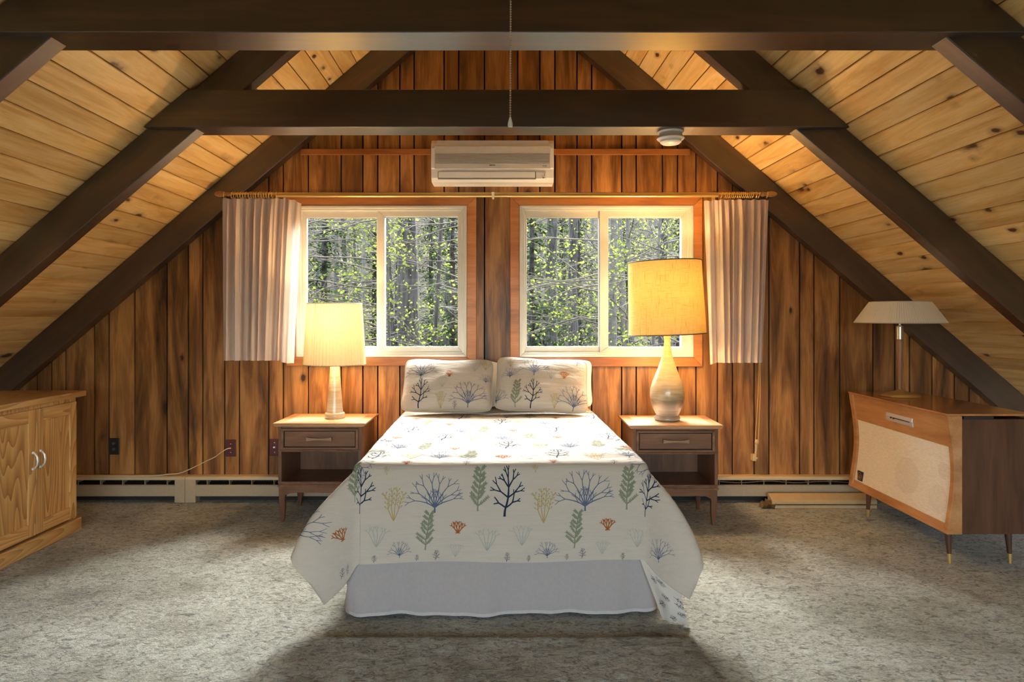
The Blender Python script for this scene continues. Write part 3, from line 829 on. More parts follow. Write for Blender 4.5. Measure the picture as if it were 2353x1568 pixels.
for k in range(3):
    a = 2 * PI * k / 3
    m = MB(); m.tube([(.012 * math.cos(a), .012 * math.sin(a), .53), (.185 * math.cos(a), .185 * math.sin(a), st - .004)], .0022, 6); m.build('spider_arm', BRASS, lamp)
point('lamp light', (lx, ly, LZ + .68), 8.5, (1.0, .60, .26), .035)
point('lamp light', (lx, ly, LZ + .50), 8.5, (1.0, .60, .26), .035)
# right: teardrop vase, tilted linen drum
rx, ry = X(1533, 4.70), 4.70
lamp = tag(empty('table_lamp', (rx, ry, LZ)), 'lit lamp with banded teardrop vase and yellow linen drum shade on right nightstand', 'lamp')
m = MB(); m.lathe([(.078, 0), (.086, .006), (.088, .018), (.082, .030), (.074, .034)], n=44); m.build('foot', CERV, lamp)
pr = [(.072, .032), (.080, .045), (.098, .08), (.112, .125), (.1175, .17), (.114, .215), (.100, .265), (.082, .31), (.062, .36), (.045, .41), (.033, .455), (.025, .50), (.021, .535), (.021, .555), (.026, .585), (.032, .60), (.020, .606)]
m = MB(); m.lathe(pr, n=48); m.build('vase', CERV, lamp)
m = MB(); m.lathe([(.016, .604), (.016, .66), (.018, .66), (.018, .72), (.012, .725)], n=20); m.build('socket', BRASS, lamp)
dz0, dz1 = Z(768, 4.70) - LZ, Z(602, 4.70) - LZ
tl = Matrix.Translation((0, 0, dz0)) @ Matrix.Rotation(R(-2.2), 4, 'Y') @ Matrix.Translation((0, 0, -dz0))
m = MB(); 
m.lathe([(.262, dz0), (.247, dz1), (.244, dz1), (.259, dz0)], n=72)
m.f = m.f[:-2]; m.m = m.m[:-2]; m.r = m.r[:-2]; m.s = m.s[:-2]
shd = m.build('lamp_shade', LINEN, lamp, recalc=False); shd.data.transform(tl)
for rr_, zz in ((.262, dz0), (.247, dz1)):
    m = MB(); m.tube([tl @ Vector((rr_ * math.cos(2 * PI * i / 56), rr_ * math.sin(2 * PI * i / 56), zz)) for i in range(56)], .0035, 6, closed=True)
    m.build('binding', RIM, shd)
m = MB(); m.sphere((0, 0, .80), .032, 12, sq=(1, 1, 1.25)); m.build('bulb', plain('frosted bulb', (.9, .85, .7), .4), lamp)
for k in range(3):
    a = 2 * PI * k / 3
    m = MB(); m.tube([(.014 * math.cos(a), .014 * math.sin(a), .715), tl @ Vector((.246 * math.cos(a), .246 * math.sin(a), dz1 - .005))], .0025, 6); m.build('spider_arm', BRASS, lamp)
point('lamp light', (rx, ry, LZ + .90), 14, (1.0, .62, .29), .04)
point('lamp light', (rx, ry, LZ + .70), 13, (1.0, .62, .29), .04)
# lamp on the record console
kx, ky, kz = 2.63, 4.63, .8425
lamp = tag(empty('table_lamp', (kx, ky, kz)), 'unlit lamp with wide white shade, wooden stem and brass base on the console', 'lamp')
m = MB(); m.lathe([(.124, 0), (.128, .004), (.124, .009), (.075, .022), (.028, .036), (.014, .046)], n=48); m.build('base', BRASS, lamp)
m = MB(); m.lathe([(.0125, .044), (.015, .10), (.0195, .22), (.0225, .33), (.022, .385)], n=24); m.build('stem', wood('lamp stem wood', (.34, .16, .07), (.46, .24, .12), (.56, .32, .18), axis=2, along=3, cross=20, rough=.35), lamp)
m = MB(); m.lathe([(.022, .385), (.0235, .386), (.0235, .47), (.016, .475), (.008, .48), (.008, .60)], n=24); m.build('collar', plain('satin nickel', (.6, .58, .5), .3, metal=1.0), lamp)
kb, kt = Z(742, ky) - kz, Z(694, ky) - kz
m = MB(); m.grid(pleated(.282, .186, kb, kt, 110, .0022, 9), 440, 4, closeu=True, smooth=False)
shd = m.build('lamp_shade', SHADE_W, lamp, recalc=False)
m = MB()
for rr_, zz in ((.282, kb), (.186, kt)):
    m.tube([(rr_ * math.cos(2 * PI * i / 56), rr_ * math.sin(2 * PI * i / 56), zz) for i in range(56)], .0028, 6, closed=True)
for k in range(3):
    a = 2 * PI * k / 3
    m.tube([(0, 0, kt - .02), (.186 * math.cos(a), .186 * math.sin(a), kt - .002)], .002, 5)
m.build('shade_frame', plain('cream binding', (.5, .45, .34), .7), shd)

# ------------------------------------------------------------------ record console (front faces the bed)
con = tag(empty('record_console', (2.66, 4.35, 0)), 'mid-century wooden record player console with cloth grille under the right eave', 'cabinet')
y0, y1, zb, zt, xf, xbk = 3.79, 4.905, .172, .842, 2.415, 2.90
MC = Matrix.Translation((2.66, 4.35, 0))
def CB(m, name, mats, parent=con, bevel=0.0, **k):
    m.v = [q - Vector((2.66, 4.35, 0)) for q in m.v]
    return m.build(name, mats, parent, bevel=bevel, **k)
def fcurve(z): 
    t = (z - zb) / (zt - zb)
    return xf + .036 * math.sin(PI * clamp(t, 0, 1)) ** 1.3 + .004
for (ya, yb_) in ((y0, y0 + .035), (y1 - .045, y1)):
    m = MB()
    poly = [(fcurve(lerp(zb, zt - .012, i / 20)), lerp(zb, zt - .012, i / 20)) for i in range(21)] + [(xf + .085, zt - .012), (xf + .085, zb)]
    m.prism(poly, 'y', ya, yb_)
    CB(m, 'side_post', HIFI, bevel=.002)
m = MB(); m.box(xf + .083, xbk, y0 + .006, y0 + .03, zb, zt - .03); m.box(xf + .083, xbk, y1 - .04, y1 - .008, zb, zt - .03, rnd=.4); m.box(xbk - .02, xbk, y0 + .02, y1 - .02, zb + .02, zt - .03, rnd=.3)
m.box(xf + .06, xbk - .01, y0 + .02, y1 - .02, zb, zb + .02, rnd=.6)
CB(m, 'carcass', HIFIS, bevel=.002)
m = MB(); m.box(xf + .095, xf + .26, y0 + .002, y0 + .03, zt - .032, zt - .013); CB(m, 'lid_stay', BLACK, bevel=.001)
m = MB(); m.box(xf, xbk, y0, y1, zt - .012, zt); CB(m, 'lid', HIFIT, bevel=.003)
m = MB(); m.prism([(fcurve(zt - .014) + .012, zt - .013), (fcurve(.65) + .010, .650), (fcurve(.65) + .03, .650), (fcurve(zt) + .03, zt - .013)], 'y', y0 + .034, y1 - .044)
CB(m, 'fascia', HIFI, bevel=.001)
m = MB()
ga, gb = y0 + .033, y1 - .043
gp = [(fcurve(lerp(.216, .652, i / 12)) + .016, lerp(.216, .652, i / 12)) for i in range(13)]
m.prism(gp + [(gp[-1][0] + .02, .652), (gp[0][0] + .02, .216)], 'y', ga, gb, 0, smooth=True)
def disc(cy, cz, ry_, rz_):
    for k in range(1):
        vs = [(fcurve(cz) + .0155, cy, cz)]
        n = 32
        for i in range(n):
            a = 2 * PI * i / n
            zz = cz + rz_ * math.sin(a)
            vs.append((fcurve(zz) + .0152, cy + ry_ * math.cos(a), zz))
        m.add(vs, [[0, 1 + i, 1 + (i + 1) % n] for i in range(n)], 1)
GRC = cloth('oatmeal speaker cloth', (.80, .73, .60), trans=0, bump=.2, stretch=(10, 10, 80), nscale=3, var=.12)
GRD = cloth('speaker cloth over the cone', (.74, .67, .55), trans=0, bump=.2, stretch=(10, 10, 80), nscale=3, var=.12)
disc(4.26, .39, .13, .11); disc(3.94, .33, .085, .08); disc(3.90, .50, .06, .05)
CB(m, 'speaker_grille', [GRC, GRD], bevel=0, sharp=30)
m = MB(); m.prism([(xf, zb), (xf + .085, zb), (xf + .085, .205), (fcurve(.22) + .014, .220), (xf + .002, .182)], 'y', y0 + .002, y1 - .002); CB(m, 'bottom_rail', HIFI, bevel=.002)
m = MB()
fx0 = fcurve(.735) + .011
m.prism([(fx0 + .004, .705), (fx0 - .004, .708), (fx0 - .008, .728), (fx0 - .002, .733), (fx0 - .008, .738), (fx0 - .004, .760), (fx0 + .004, .763)], 'y', 4.16, 4.45)
pl = CB(m, 'control_plate', CHROME, bevel=.001)
m = MB(); m.box(fx0 - .0052, fx0 - .002, 4.19, 4.36, .7305, .7355); m.box(fx0 - .009, fx0 - .002, 4.385, 4.40, .728, .737); m.box(fx0 - .009, fx0 - .002, 4.355, 4.368, .726, .737); CB(m, 'slider_slot', BLACK, pl)
ez, ey = .262, 4.79
ex = fcurve(ez) + .0145
m = MB(); m.box(ex - .004, ex + .006, ey - .034, ey + .034, ez - .034, ez + .034); bd = CB(m, 'badge', BLACK, bevel=.002)
m = MB()
m.tube([(ex - .005, ey + .024 * math.cos(2 * PI * i / 28), ez + .024 * math.sin(2 * PI * i / 28)) for i in range(28)], .0022, 6, closed=True, mat=1)
vs = [(ex - .005, ey, ez)] + [(ex - .005, ey + .015 * math.cos(PI + PI * i / 12), ez - .002 + .015 * math.sin(PI + PI * i / 12)) for i in range(13)]
m.add(vs, [[0, i + 1, i + 2] for i in range(12)], 0)
m.box(ex - .0052, ex - .004, ey - .012, ey + .012, ez + .004, ez + .009, 1)
CB(m, 'emblem', [plain('orange red enamel', (.45, .10, .03), .4), plain('tarnished gold', (.35, .26, .14), .4, metal=.6)], bd, recalc=False)
for (ax, ay, sy) in ((2.452, 3.84, -.012), (2.452, 4.69, .012), (2.79, 3.84, -.012), (2.79, 4.69, .012)):
    m = MB(); m.tube([(ax, ay + sy, .052), (ax, ay, zb + .002)], [.0115, .019], 16)
    lg = CB(m, 'leg', HIFIS)
    m = MB(); m.tube([(ax, ay + sy * 1.35, 0), (ax, ay + sy, .054)], [.0085, .0122], 16); CB(m, 'ferrule', BRASS, lg)

# ------------------------------------------------------------------ oak cabinet at the left eave (doors face the bed)
cab = tag(empty('oak_cabinet', (-3.05, 4.0, 0)), 'honey oak cabinet with two panelled doors under the left eave', 'cabinet')
def OB(m, name, mats, parent=cab, bevel=0.0, **k):
    m.v = [q - Vector((-3.05, 4.0, 0)) for q in m.v]
    return m.build(name, mats, parent, bevel=bevel, **k)
xr, xl, ca, cb2 = -2.815, -3.30, 3.60, 4.405
m = MB(); m.box(xl - .01, xr + .045, ca - .04, cb2 + .04, .866, .902); OB(m, 'top', OAKY, bevel=.006)
m = MB()
m.box(xl, xr, ca, ca + .02, .05, .866, rnd=.2); m.box(xl, xr, cb2 - .02, cb2, .05, .866, rnd=.6); m.box(xl, xl + .015, ca + .02, cb2 - .02, .05, .866, rnd=.4); m.box(xl + .015, xr - .02, ca + .02, cb2 - .02, .06, .08, rnd=.8)
m.box(xr - .02, xr, ca + .02, ca + .05, .08, .866, rnd=.5); m.box(xr - .02, xr, cb2 - .05, cb2 - .02, .08, .866, rnd=.3); m.box(xr - .02, xr, ca + .05, cb2 - .05, .835, .866, rnd=.7)
OB(m, 'carcass', OAK, bevel=.001)
m = MB(); m.box(xl, xr + .028, ca - .022, cb2 + .022, 0, .085); OB(m, 'plinth', OAKY, bevel=.008)
cm = 4.012
for (da, db, nm) in ((ca + .012, cm - .002, 0), (cm + .002, cb2 - .022, 1)):
    m = MB()
    za, zb2 = .10, .838
    sw = .062
    for (a, b, c, d, rn, mt) in ((da, da + sw, za, zb2, .15, 0), (db - sw, db, za, zb2, .75, 0), (da + sw, db - sw, zb2 - .075, zb2, .4, 1), (da + sw, db - sw, za, za + .075, .6, 1)):
        m.box(xr, xr + .020, a, b, c, d, mt, rn)
    m.box(xr + .001, xr + .010, da + sw - .006, db - sw + .006, za + .07, zb2 - .07, 0, .3 + .3 * nm)
    dr = OB(m, 'door', [OAK, OAKY], bevel=.003)
    hy = (db - .030) if nm == 0 else (da + .030)
    m = MB()
    pts = [(xr + .020, hy, .585), (xr + .034, hy, .583), (xr + .046, hy, .565), (xr + .050, hy, .54), (xr + .046, hy, .515), (xr + .034, hy, .497), (xr + .020, hy, .495)]
    m.tube(pts, [.008, .006, .0055, .007, .0055, .006, .008], 10)
    m.sphere((xr + .022, hy, .588), .009, 10); m.sphere((xr + .022, hy, .492), .009, 10)
    OB(m, 'handle', CHROME, dr)

# ------------------------------------------------------------------ wall heat pump
hp = tag(empty('air_conditioner', (-.143, 5.13, 2.35)), 'white wall mounted heat pump between the trim strips above the windows', 'air conditioner')
def HB(m, name, mats, parent=hp, bevel=0.0, **k):
    m.v = [q - Vector((-.143, 5.13, 2.35)) for q in m.v]
    return m.build(name, mats, parent, bevel=bevel, **k)
ax0, ax1 = X(990.5, 4.94), X(1272.5, 4.94)
az0, az1 = Z(419.5, 4.94), Z(318.5, 4.94)
yf = 4.94
prof = [(5.128, az0 + .004), (5.128, az1), (5.0, az1), (yf + .025, az1 - .012), (yf + .008, az1 - .035), (yf, az1 - .07), (yf, az0 + .105), (yf + .006, az0 + .10), (yf + .012, az0 + .035), (yf + .03, az0 + .006)]
m = MB(); m.prism(prof, 'x', ax0, ax1); body = HB(m, 'casing', WHITEP, bevel=.006, seg=3)
m = MB(); m.box(ax0 + .025, ax1 - .025, yf - .004, yf + .003, az0 + .098, az1 - .055); gp_ = HB(m, 'front_grille', WHITEG, bevel=.002)
m = MB()
for k in range(8):
    z = Z(354.5 + k * 3.0, 4.94)
    m.box(ax0 + .03, ax1 - .03, yf - .0052, yf - .0035, z - .0016, z + .0016)
HB(m, 'louvre_slots', LOUV, gp_)
m = MB(); m.box(ax0 + .04, ax1 - .04, yf + .008, yf + .018, az1 - .034, az1 - .012); HB(m, 'top_intake', WHITEG)
m = MB(); m.box(X(1006, yf), X(1231, yf), yf + .004, yf + .02, Z(411.5, yf), Z(394, yf)); HB(m, 'outlet_recess', LOUV)
m = MB(); m.prism([(yf - .002, Z(395, yf)), (yf + .006, Z(394, yf)), (yf + .008, Z(408, yf)), (yf + .001, Z(408.5, yf))], 'x', X(1007.5, yf), X(1229.5, yf)); HB(m, 'air_vane', WHITEP, bevel=.001)
m = MB(); m.box(X(1232, yf), X(1255, yf), yf + .0, yf + .02, Z(411, yf), Z(395.5, yf)); dp_ = HB(m, 'display_panel', WHITEP, bevel=.002)
m = MB()
m.box(X(1250.5, yf), X(1251.5, yf), yf - .001, yf + .001, Z(405, yf), Z(397, yf)); m.box(X(1246.5, yf), X(1250.5, yf), yf - .001, yf + .001, Z(410, yf), Z(407.5, yf)); m.box(X(1246, yf), X(1247, yf), yf - .001, yf + .001, Z(405.5, yf), Z(403.5, yf))
HB(m, 'indicator', LOUV, dp_)
def text(name, body_, loc, size, mat, parent, rot=(PI / 2, 0, 0)):
    cu = bpy.data.curves.new(name, 'FONT'); cu.body = body_; cu.size = size; cu.align_x = 'CENTER'; cu.align_y = 'CENTER'; cu.extrude = .0004; cu.offset = .0006
    cu.materials.append(mat)
    o = bpy.data.objects.new(name, cu); COL.objects.link(o); o.parent = parent
    o.location = loc; o.rotation_euler = rot
    bpy.context.view_layer.update()
    me = bpy.data.meshes.new_from_object(o, depsgraph=bpy.context.evaluated_depsgraph_get())
    bpy.data.objects.remove(o); bpy.data.curves.remove(cu)
    o = bpy.data.objects.new(name, me); COL.objects.link(o); o.parent = parent
    o.location = loc; o.rotation_euler = rot
    return o
rel = Vector((-.143, 5.13, 2.35))
text('logo', 'SANYO', Vector((X(1131.3, yf), yf - .0052, Z(380.3, yf))) - rel, .0125, DKTXT, gp_)
m = MB()
for a, b in ((1246.8, 1248.2), (1248.8, 1250.4), (1251.0, 1252.4), (1252.9, 1254.4), (1254.9, 1256.4)): m.box(X(a, yf), X(b, yf), yf - .0048, yf - .0035, Z(382.8, yf), Z(380.6, yf))
HB(m, 'green_print', GRTXT, gp_)

# ------------------------------------------------------------------ curtain pole, rings, curtains
yr_ = 4.985
zr = Z(447.5, yr_)
rod = tag(empty('curtain_rod', (-.12, yr_, zr)), 'gilded curtain pole with wooden finials running across both windows', 'curtain rod')
def KB(m, name, mats, parent=rod, bevel=0.0, **k):
    m.v = [q - Vector((-.12, yr_, zr)) for q in m.v]
    return m.build(name, mats, parent, bevel=bevel, **k)
xa, xb = X(516, yr_), X(1762, yr_)
m = MB(); m.tube([(xa, yr_, zr + .008), (xb, yr_, zr + .008)], .0085, 14); KB(m, 'pole', GOLDW)
m = MB(); m.tube([(X(636, yr_), yr_ - .006, zr - .010), (X(1650, yr_), yr_ - .006, zr - .010)], .0105, 14); KB(m, 'track', BRASS)
for px, sg in ((516, -1), (1762, 1)):
    m = MB()
    pf = [(.008, 0), (.014, .006), (.019, .018), (.015, .034), (.010, .04), (.012, .044), (.020, .058), (.0235, .078), (.020, .10), (.012, .118), (.0, .126)]
    x = X(px, yr_) - sg * .05
    T = Matrix.Rotation(sg * PI / 2, 4, 'Y').to_3x3()
    m.lathe([(r_, z_) for r_, z_ in pf], c=(x, yr_, zr + .004), n=20, tilt=T)
    KB(m, 'finial', FINW)
LR = [516, 534, 539.5, 548, 554.5, 560, 566, 574, 579, 584, 589.5, 597, 602, 608, 614, 620, 627, 636]
RR = [1657, 1666, 1670.5, 1675, 1680, 1684.5, 1689, 1693.5, 1698, 1702, 1706.5, 1711, 1715.5, 1720, 1724.5, 1729, 1737, 1743, 1762]
rgt = MB()
for px in LR + RR:
    m = MB(); x = X(px, yr_); tw = random.Random(int(px * 3)).uniform(-.25, .25)
    m.tube([(x + .022 * math.sin(a) * tw * .5 + .003 * math.sin(a), yr_ + .020 * math.cos(a), zr - .003 + .0225 * math.sin(a)) for a in [2 * PI * i / 20 for i in range(20)]], .0032, 7, closed=True)
    KB(m, 'ring', BRASS)
m = MB(); x = X(1133, yr_); m.tube([(x, yr_ - .02, zr + .014), (x, yr_ - .019, zr - .012), (x, yr_ - .012, zr - .034)], [.012, .009, .007], 10); m.tube([(x, yr_, zr), (x, 5.128, zr - .005)], .006, 8); KB(m, 'centre_bracket', plain('clear cream plastic', (.75, .68, .5), .2))
for px in (640, 1652):
    m = MB(); x = X(px, yr_); m.tube([(x, yr_, zr + .004), (x, 5.128, zr + .004)], .006, 8); m.box(x - .012, x + .012, 5.118, 5.1295, zr - .03, zr + .035); KB(m, 'bracket', BRASS, bevel=.002)

def curtain(label, pxl, pxr, pyt, pyb, folds, seed, flat_left):
    rg2 = random.Random(seed)
    D = 4.985
    phs = [rg2.uniform(-.6, .6) for _ in range(8)]
    zt_, zb_ = Z(pyt, D), Z(pyb, D)
    def fn(u, v):
        # v 0 top .. 1 hem, pinch pleats at the heading opening out into rounded folds
        top = max(0, 1 - v / .16)
        xl_ = X(lerp(pxl[0], pxl[1], v), D); xr_ = X(lerp(pxr[0], pxr[1], v), D)
        w = u * folds
        edge = u if flat_left else 1 - u
        k = clamp((edge - .10) / .08, 0, 1)                  # the leading edge hangs flatter
        f1 = math.sin(2 * PI * (w + .20 * math.sin(w * 1.7 + phs[0]) + .10 * v * math.sin(w * 2.3 + phs[1])))
        f2 = math.sin(2 * PI * (w * 2.03 + phs[2] + .2 * v)) * .45
        f3 = math.sin(2 * PI * (w * .5 + phs[3])) * .4
        amp = lerp(.024, .009, top ** 1.5) * lerp(.35, 1, k)
        y = yr_ + .004 + amp * (f1 + f2 * (.4 + .6 * (1 - v)) + f3) + .004 * noise.noise(Vector((u * 9, v * 6, seed)))
        xo = .006 * math.sin(2 * PI * (w + .25)) * v
        z = lerp(zt_, zb_, v)
        if v < .02: z += .004 * math.sin(2 * PI * w)
        if not flat_left:                                    # the heading has slipped off its last hooks and droops at this end
            z -= max(0, (u - .80) / .20) ** 1.5 * .035 * max(0, 1 - v * 3)
            z -= .02 * v * clamp((u - .8) / .1, 0, 1)
        else:
            z -= max(0, (.25 - u) / .25) * .010 * max(0, 1 - v * 3) + .014 * v * clamp((.12 - u) / .1, 0, 1)
        if v > .93: y += .0015
        return Vector((lerp(xl_, xr_, u) + xo, y, z))
    m = MB(); m.grid(fn, 150, 44)
    o = m.build('curtain', CURT, recalc=False)
    tag(o, label, 'curtain', 'pinch pleated curtains')
    return o
curtain('dusty rose pinch pleat curtain drawn back left of the left window', (512, 514), (692, 672), 456, 829, 9, 1, False)
curtain('beige pinch pleat curtain drawn back right of the right window', (1618, 1631), (1767, 1753), 459, 834, 8, 2, True)
# drapery pull cord with its pulley
dc = tag(empty('curtain_pull_cord', (X(1740, 5.08), 5.08, Z(835, 5.08))), 'tan curtain pull cord looped round a pulley on the wall, right of the right nightstand', 'cord')
def DB(m, name, mats, parent=dc, bevel=0.0):
    m.v = [q - dc.location for q in m.v]
    return m.build(name, mats, parent, bevel=bevel)
D = 5.08
m = MB()
for a, b in ((1746, 1735.5), (1747, 1742.5)): m.tube([(X(a, D), D, Z(800, D)), (X((a + b) / 2 + (1 if b < 1740 else 2), D), D, Z(915, D)), (X(b, D), D, Z(1014, D))], .0032, 8)
DB(m, 'cord', CORDM)
m = MB(); m.sphere((X(1738.5, D), D - .006, Z(1016, D)), .017, 14, sq=(1, .5, 1.2)); m.tube([(X(1738, D), D, Z(1018, D)), (X(1736, D), D, Z(1049, D))], [.011, .009], 10); DB(m, 'pulley', plain('cream pulley', (.6, .42, .2), .4))
m = MB(); m.box(X(1730, D), X(1738, D), D - .002, 5.1295, Z(1060, D), Z(1046, D)); m.box(X(1731, D), X(1740, D), D - .008, D + .006, Z(1055, D), Z(1051, D)); DB(m, 'wall_bracket', plain('cream bracket', (.68, .5, .26), .4), bevel=.001)

# ------------------------------------------------------------------ baseboard heaters
def heater(label, xa, xb, caps):
    r = tag(empty('baseboard_heater', ((xa + xb) / 2, 5.10, 0)), label, 'heater', 'beige baseboard heaters')
    L = r.location.copy()
    def B(m, name, mats, bevel=0.0):
        m.v = [q - L for q in m.v]
        return m.build(name, mats, r, bevel=bevel)
    zt_ = .195
    m = MB(); m.prism([(5.128, zt_ - .012), (5.128, zt_), (5.062, zt_), (5.052, zt_ - .006), (5.050, zt_ - .024), (5.056, zt_ - .026), (5.062, zt_ - .012)], 'x', xa, xb); B(m, 'top_cover', plain('cream heater cover', (.56, .43, .25), .4), .001)
    m = MB(); m.box(xa, xb, 5.118, 5.1285, .004, zt_ - .012); B(m, 'back_plate', HEATD)
    m = MB(); m.prism([(5.062, .135), (5.050, .130), (5.050, .052), (5.056, .048), (5.056, .127), (5.062, .129)], 'x', xa, xb); B(m, 'front_panel', HEAT, .001)
    m = MB()
    x = xa + .05
    while x < xb - .03:
        m.box(x, x + .0012, 5.062, 5.118, .06, .150); x += .018
    m.tube([(xa, 5.09, .095), (xb, 5.09, .095)], .011, 8)
    B(m, 'heating_fins', HEATD)
    x = xa + .16
    while x < xb - .06:
        m = MB(); m.box(x - .0018, x + .0018, 5.056, 5.12, .125, zt_ - .012); x += .165
        B(m, 'fin_bracket', HEAT)
    for (a, b) in caps:
        m = MB(); m.prism([(5.128, .002), (5.128, zt_ - .006), (5.060, zt_ - .006), (5.048, zt_ - .024), (5.0465, .004)], 'x', a, b)
        m.sphere(((a + b) / 2, 5.0465, .022), .004, 8)
        B(m, 'end_cap', HEAT, .002)
    return r
xj = X(425, 5.05)
heater('beige baseboard heater at the foot of the back wall beside the oak cabinet', -4.2, xj - .001, ((X(401.5, 5.05), xj - .0015),))
heater('beige baseboard heater behind the bed and the nightstands', xj + .001, 3.6, ((xj + .0015, X(449.5, 5.05)),))
# loose heater cover lying on the carpet in front of it
r = tag(empty('heater_cover', (X(1850, 4.93), 4.95, 0)), 'loose beige heater cover with bent end lying on the carpet by the console', 'heater cover')
L = r.location.copy()
m = MB()
xa, xb = X(1762, 4.92), 2.62
m.prism([(4.985, .004), (4.985, .088), (4.975, .094), (4.905, .062), (4.897, .052), (4.897, .034), (4.905, .034), (4.905, .050), (4.975, .080), (4.975, .004)], 'x', xa + .03, xb)
m.prism([(4.90, .002), (4.90, .026), (4.915, .026), (4.915, .006), (4.97, .006), (4.97, .002)], 'x', xa + .05, xb)
m.v = [q - L for q in m.v]; m.build('metal_channel', plain('tan enamelled metal', (.46, .33, .17), .45, var=.06, scale=20), r, bevel=.001)
m = MB()
rg2 = random.Random(4)
for k in range(9):
    x = xa - .045 + k * .011; h = rg2.uniform(.02, .045)
    m.add([(x, 4.895, .004), (x + .012, 4.90 - rg2.uniform(0, .02), h), (x + .018, 4.96, h + .02), (x + .004, 4.965, .004)], [[0, 1, 2, 3]])
    m.add([(x + .002, 4.895, .004), (x + .014, 4.90 - .006, h - .004), (x + .020, 4.96, h + .016), (x + .006, 4.965, .004)], [[0, 1, 2, 3]])
m.v = [q - L for q in m.v]; m.build('bent_fins', plain('dull bent fins', (.36, .24, .11), .35, metal=.5), r, recalc=False)

# ------------------------------------------------------------------ outlets, switch, cables
def plate(name, label, cat, px, py, wpx, hpx, mat, D=5.128):
    r = tag(empty(name, (X(px, D), D, Z(py, D))), label, cat)
    w, h = wpx * D / F, hpx * D / F
    m = MB(); m.box(-w / 2, w / 2, -.007, .0015, -h / 2, h / 2); m.build('cover_plate', mat, r, bevel=.003)
    return r, w, h
r, w, h = plate('wall_outlet', 'black duplex outlet low on the panelling beside the oak cabinet', 'outlet', 262.5, 1026, 24, 38, BLACK)
for sg in (-1, 1):
    m = MB(); m.lathe([(.0155, 0), (.0155, .003), (.013, .004)], n=24, tilt=Matrix.Rotation(PI / 2, 3, 'X')); m.v = [q + Vector((0, -.006, sg * .021)) for q in m.v]
    q = m.build('socket', plain('worn black socket', (.03, .03, .03), .35), r)
    m = MB(); m.box(-.006, -.0042, -.011, -.0085, sg * .021 - .001, sg * .021 + .007); m.box(.0042, .006, -.011, -.0085, sg * .021 - .001, sg * .021 + .007); m.sphere((0, -.0105, sg * .021 - .007), .002, 8); m.build('slots', plain('pale slot wear', (.5, .5, .48), .4), q)
r, w, h = plate('cable_outlet', 'maroon cable plate with a beige cable coming out, low on the panelling', 'outlet', 531, 1030, 23, 39, MAROON)
for sg in (-1, 1):
    m = MB(); m.sphere((0, -.007, sg * .032), .0035, 8, sq=(1, .5, 1)); m.build('screw', CHROME, r)
r, w, h = plate('dimmer_switch', 'maroon switch plate peeking out beside the left nightstand', 'switch', 631.5, 1028.5, 24, 39, MAROON)
for sg in (-1, 1):
    m = MB(); m.sphere((0, -.007, sg * .036), .0045, 8, sq=(1, .5, 1)); m.build('screw', CHROME, r)
m = MB(); m.tube([(0, -.006, 0), (.0, -.022, .004)], [.008, .006], 12); m.build('toggle', WHITEP, r)
def P3(px, py, D): return Vector((X(px, D), D, Z(py, D)))
m = MB()
ctl = [P3(531, 1030.5, 5.118), P3(522, 1032, 5.10), P3(508, 1040, 5.095), P3(495, 1050, 5.098), P3(470, 1062, 5.10), P3(440, 1077, 5.10), P3(412, 1088, 5.098), P3(385, 1094, 5.09), P3(360, 1097.5, 5.075)]
ctl[-1].z = .1985; ctl[-2].z = .2045
ctl += [Vector((X(300, 5.06), 5.065, .1985)), Vector((X(200, 5.06), 5.068, .1985)), Vector((-3.4, 5.07, .1985))]
pts = []
for i in range(len(ctl) - 1):
    p0, p1, p2, p3 = ctl[max(0, i - 1)], ctl[i], ctl[i + 1], ctl[min(len(ctl) - 1, i + 2)]
    for k in range(6):
        t = k / 6
        pts.append(.5 * ((2 * p1) + (p2 - p0) * t + (2 * p0 - 5 * p1 + 4 * p2 - p3) * t * t + (3 * p1 - p0 - 3 * p2 + p3) * t ** 3))
m.tube(pts, .0036, 8)
tag(m.build('cable', CABLE), 'beige cable sagging from the maroon plate down to the heater top', 'cable')
m = MB()
m.tube([Vector((lerp(1.36, 2.5, i / 40), 5.046 - .001 * (i % 2), .158 + .006 * math.sin(i * .42) * (1 if i < 32 else .6))) for i in range(41)], .0028, 7)
tag(m.build('lamp_cord', plain('brown lamp cord', (.16, .09, .05), .5)), 'thin brown lamp cord strung along the heater right of the right nightstand', 'cord')

# ------------------------------------------------------------------ smoke detector, pull chain, rug
sd = tag(empty('smoke_detector', (X(1541, 3.90), 3.90, 2.441)), 'round white smoke detector under the far tie beam', 'smoke detector')
m = MB(); m.lathe([(.072, 0), (.074, -.004), (.066, -.010), (.064, -.012)], n=40); m.build('mounting_plate', WHITEP, sd)
m = MB(); m.lathe([(.064, -.010), (.066, -.026), (.076, -.034), (.078, -.042), (.070, -.050), (.060, -.052)], n=40); m.build('housing', WHITEG, sd)
m = MB(); m.lathe([(.058, -.050), (.060, -.062), (.050, -.071), (.0, -.073)], n=40); m.lathe([(.004, -.0725), (.0035, -.0745), (0, -.075)], n=10); m.build('front_disc', plain('bright white plastic', (.88, .87, .82), .4), sd)
cy_, czb = 1.72, None
cxp = X(1172.5, cy_)
zc0, zc1 = Z(270, cy_), Z(293, cy_)
ch = tag(empty('pull_chain', (cxp, cy_, zc1)), 'beaded metal pull chain hanging down in front of the tie beams', 'pull chain')
m = MB()
z = zc0 - zc1
while z < RZ - .06 - zc1:
    m.sphere((.0012 * math.sin(z * 3), 0, z), .0026, 7); z += .0062
m.tube([(0, 0, zc0 - zc1), (0, 0, RZ - .05 - zc1)], .0009, 5)
m.build('bead_chain', STEEL, ch)
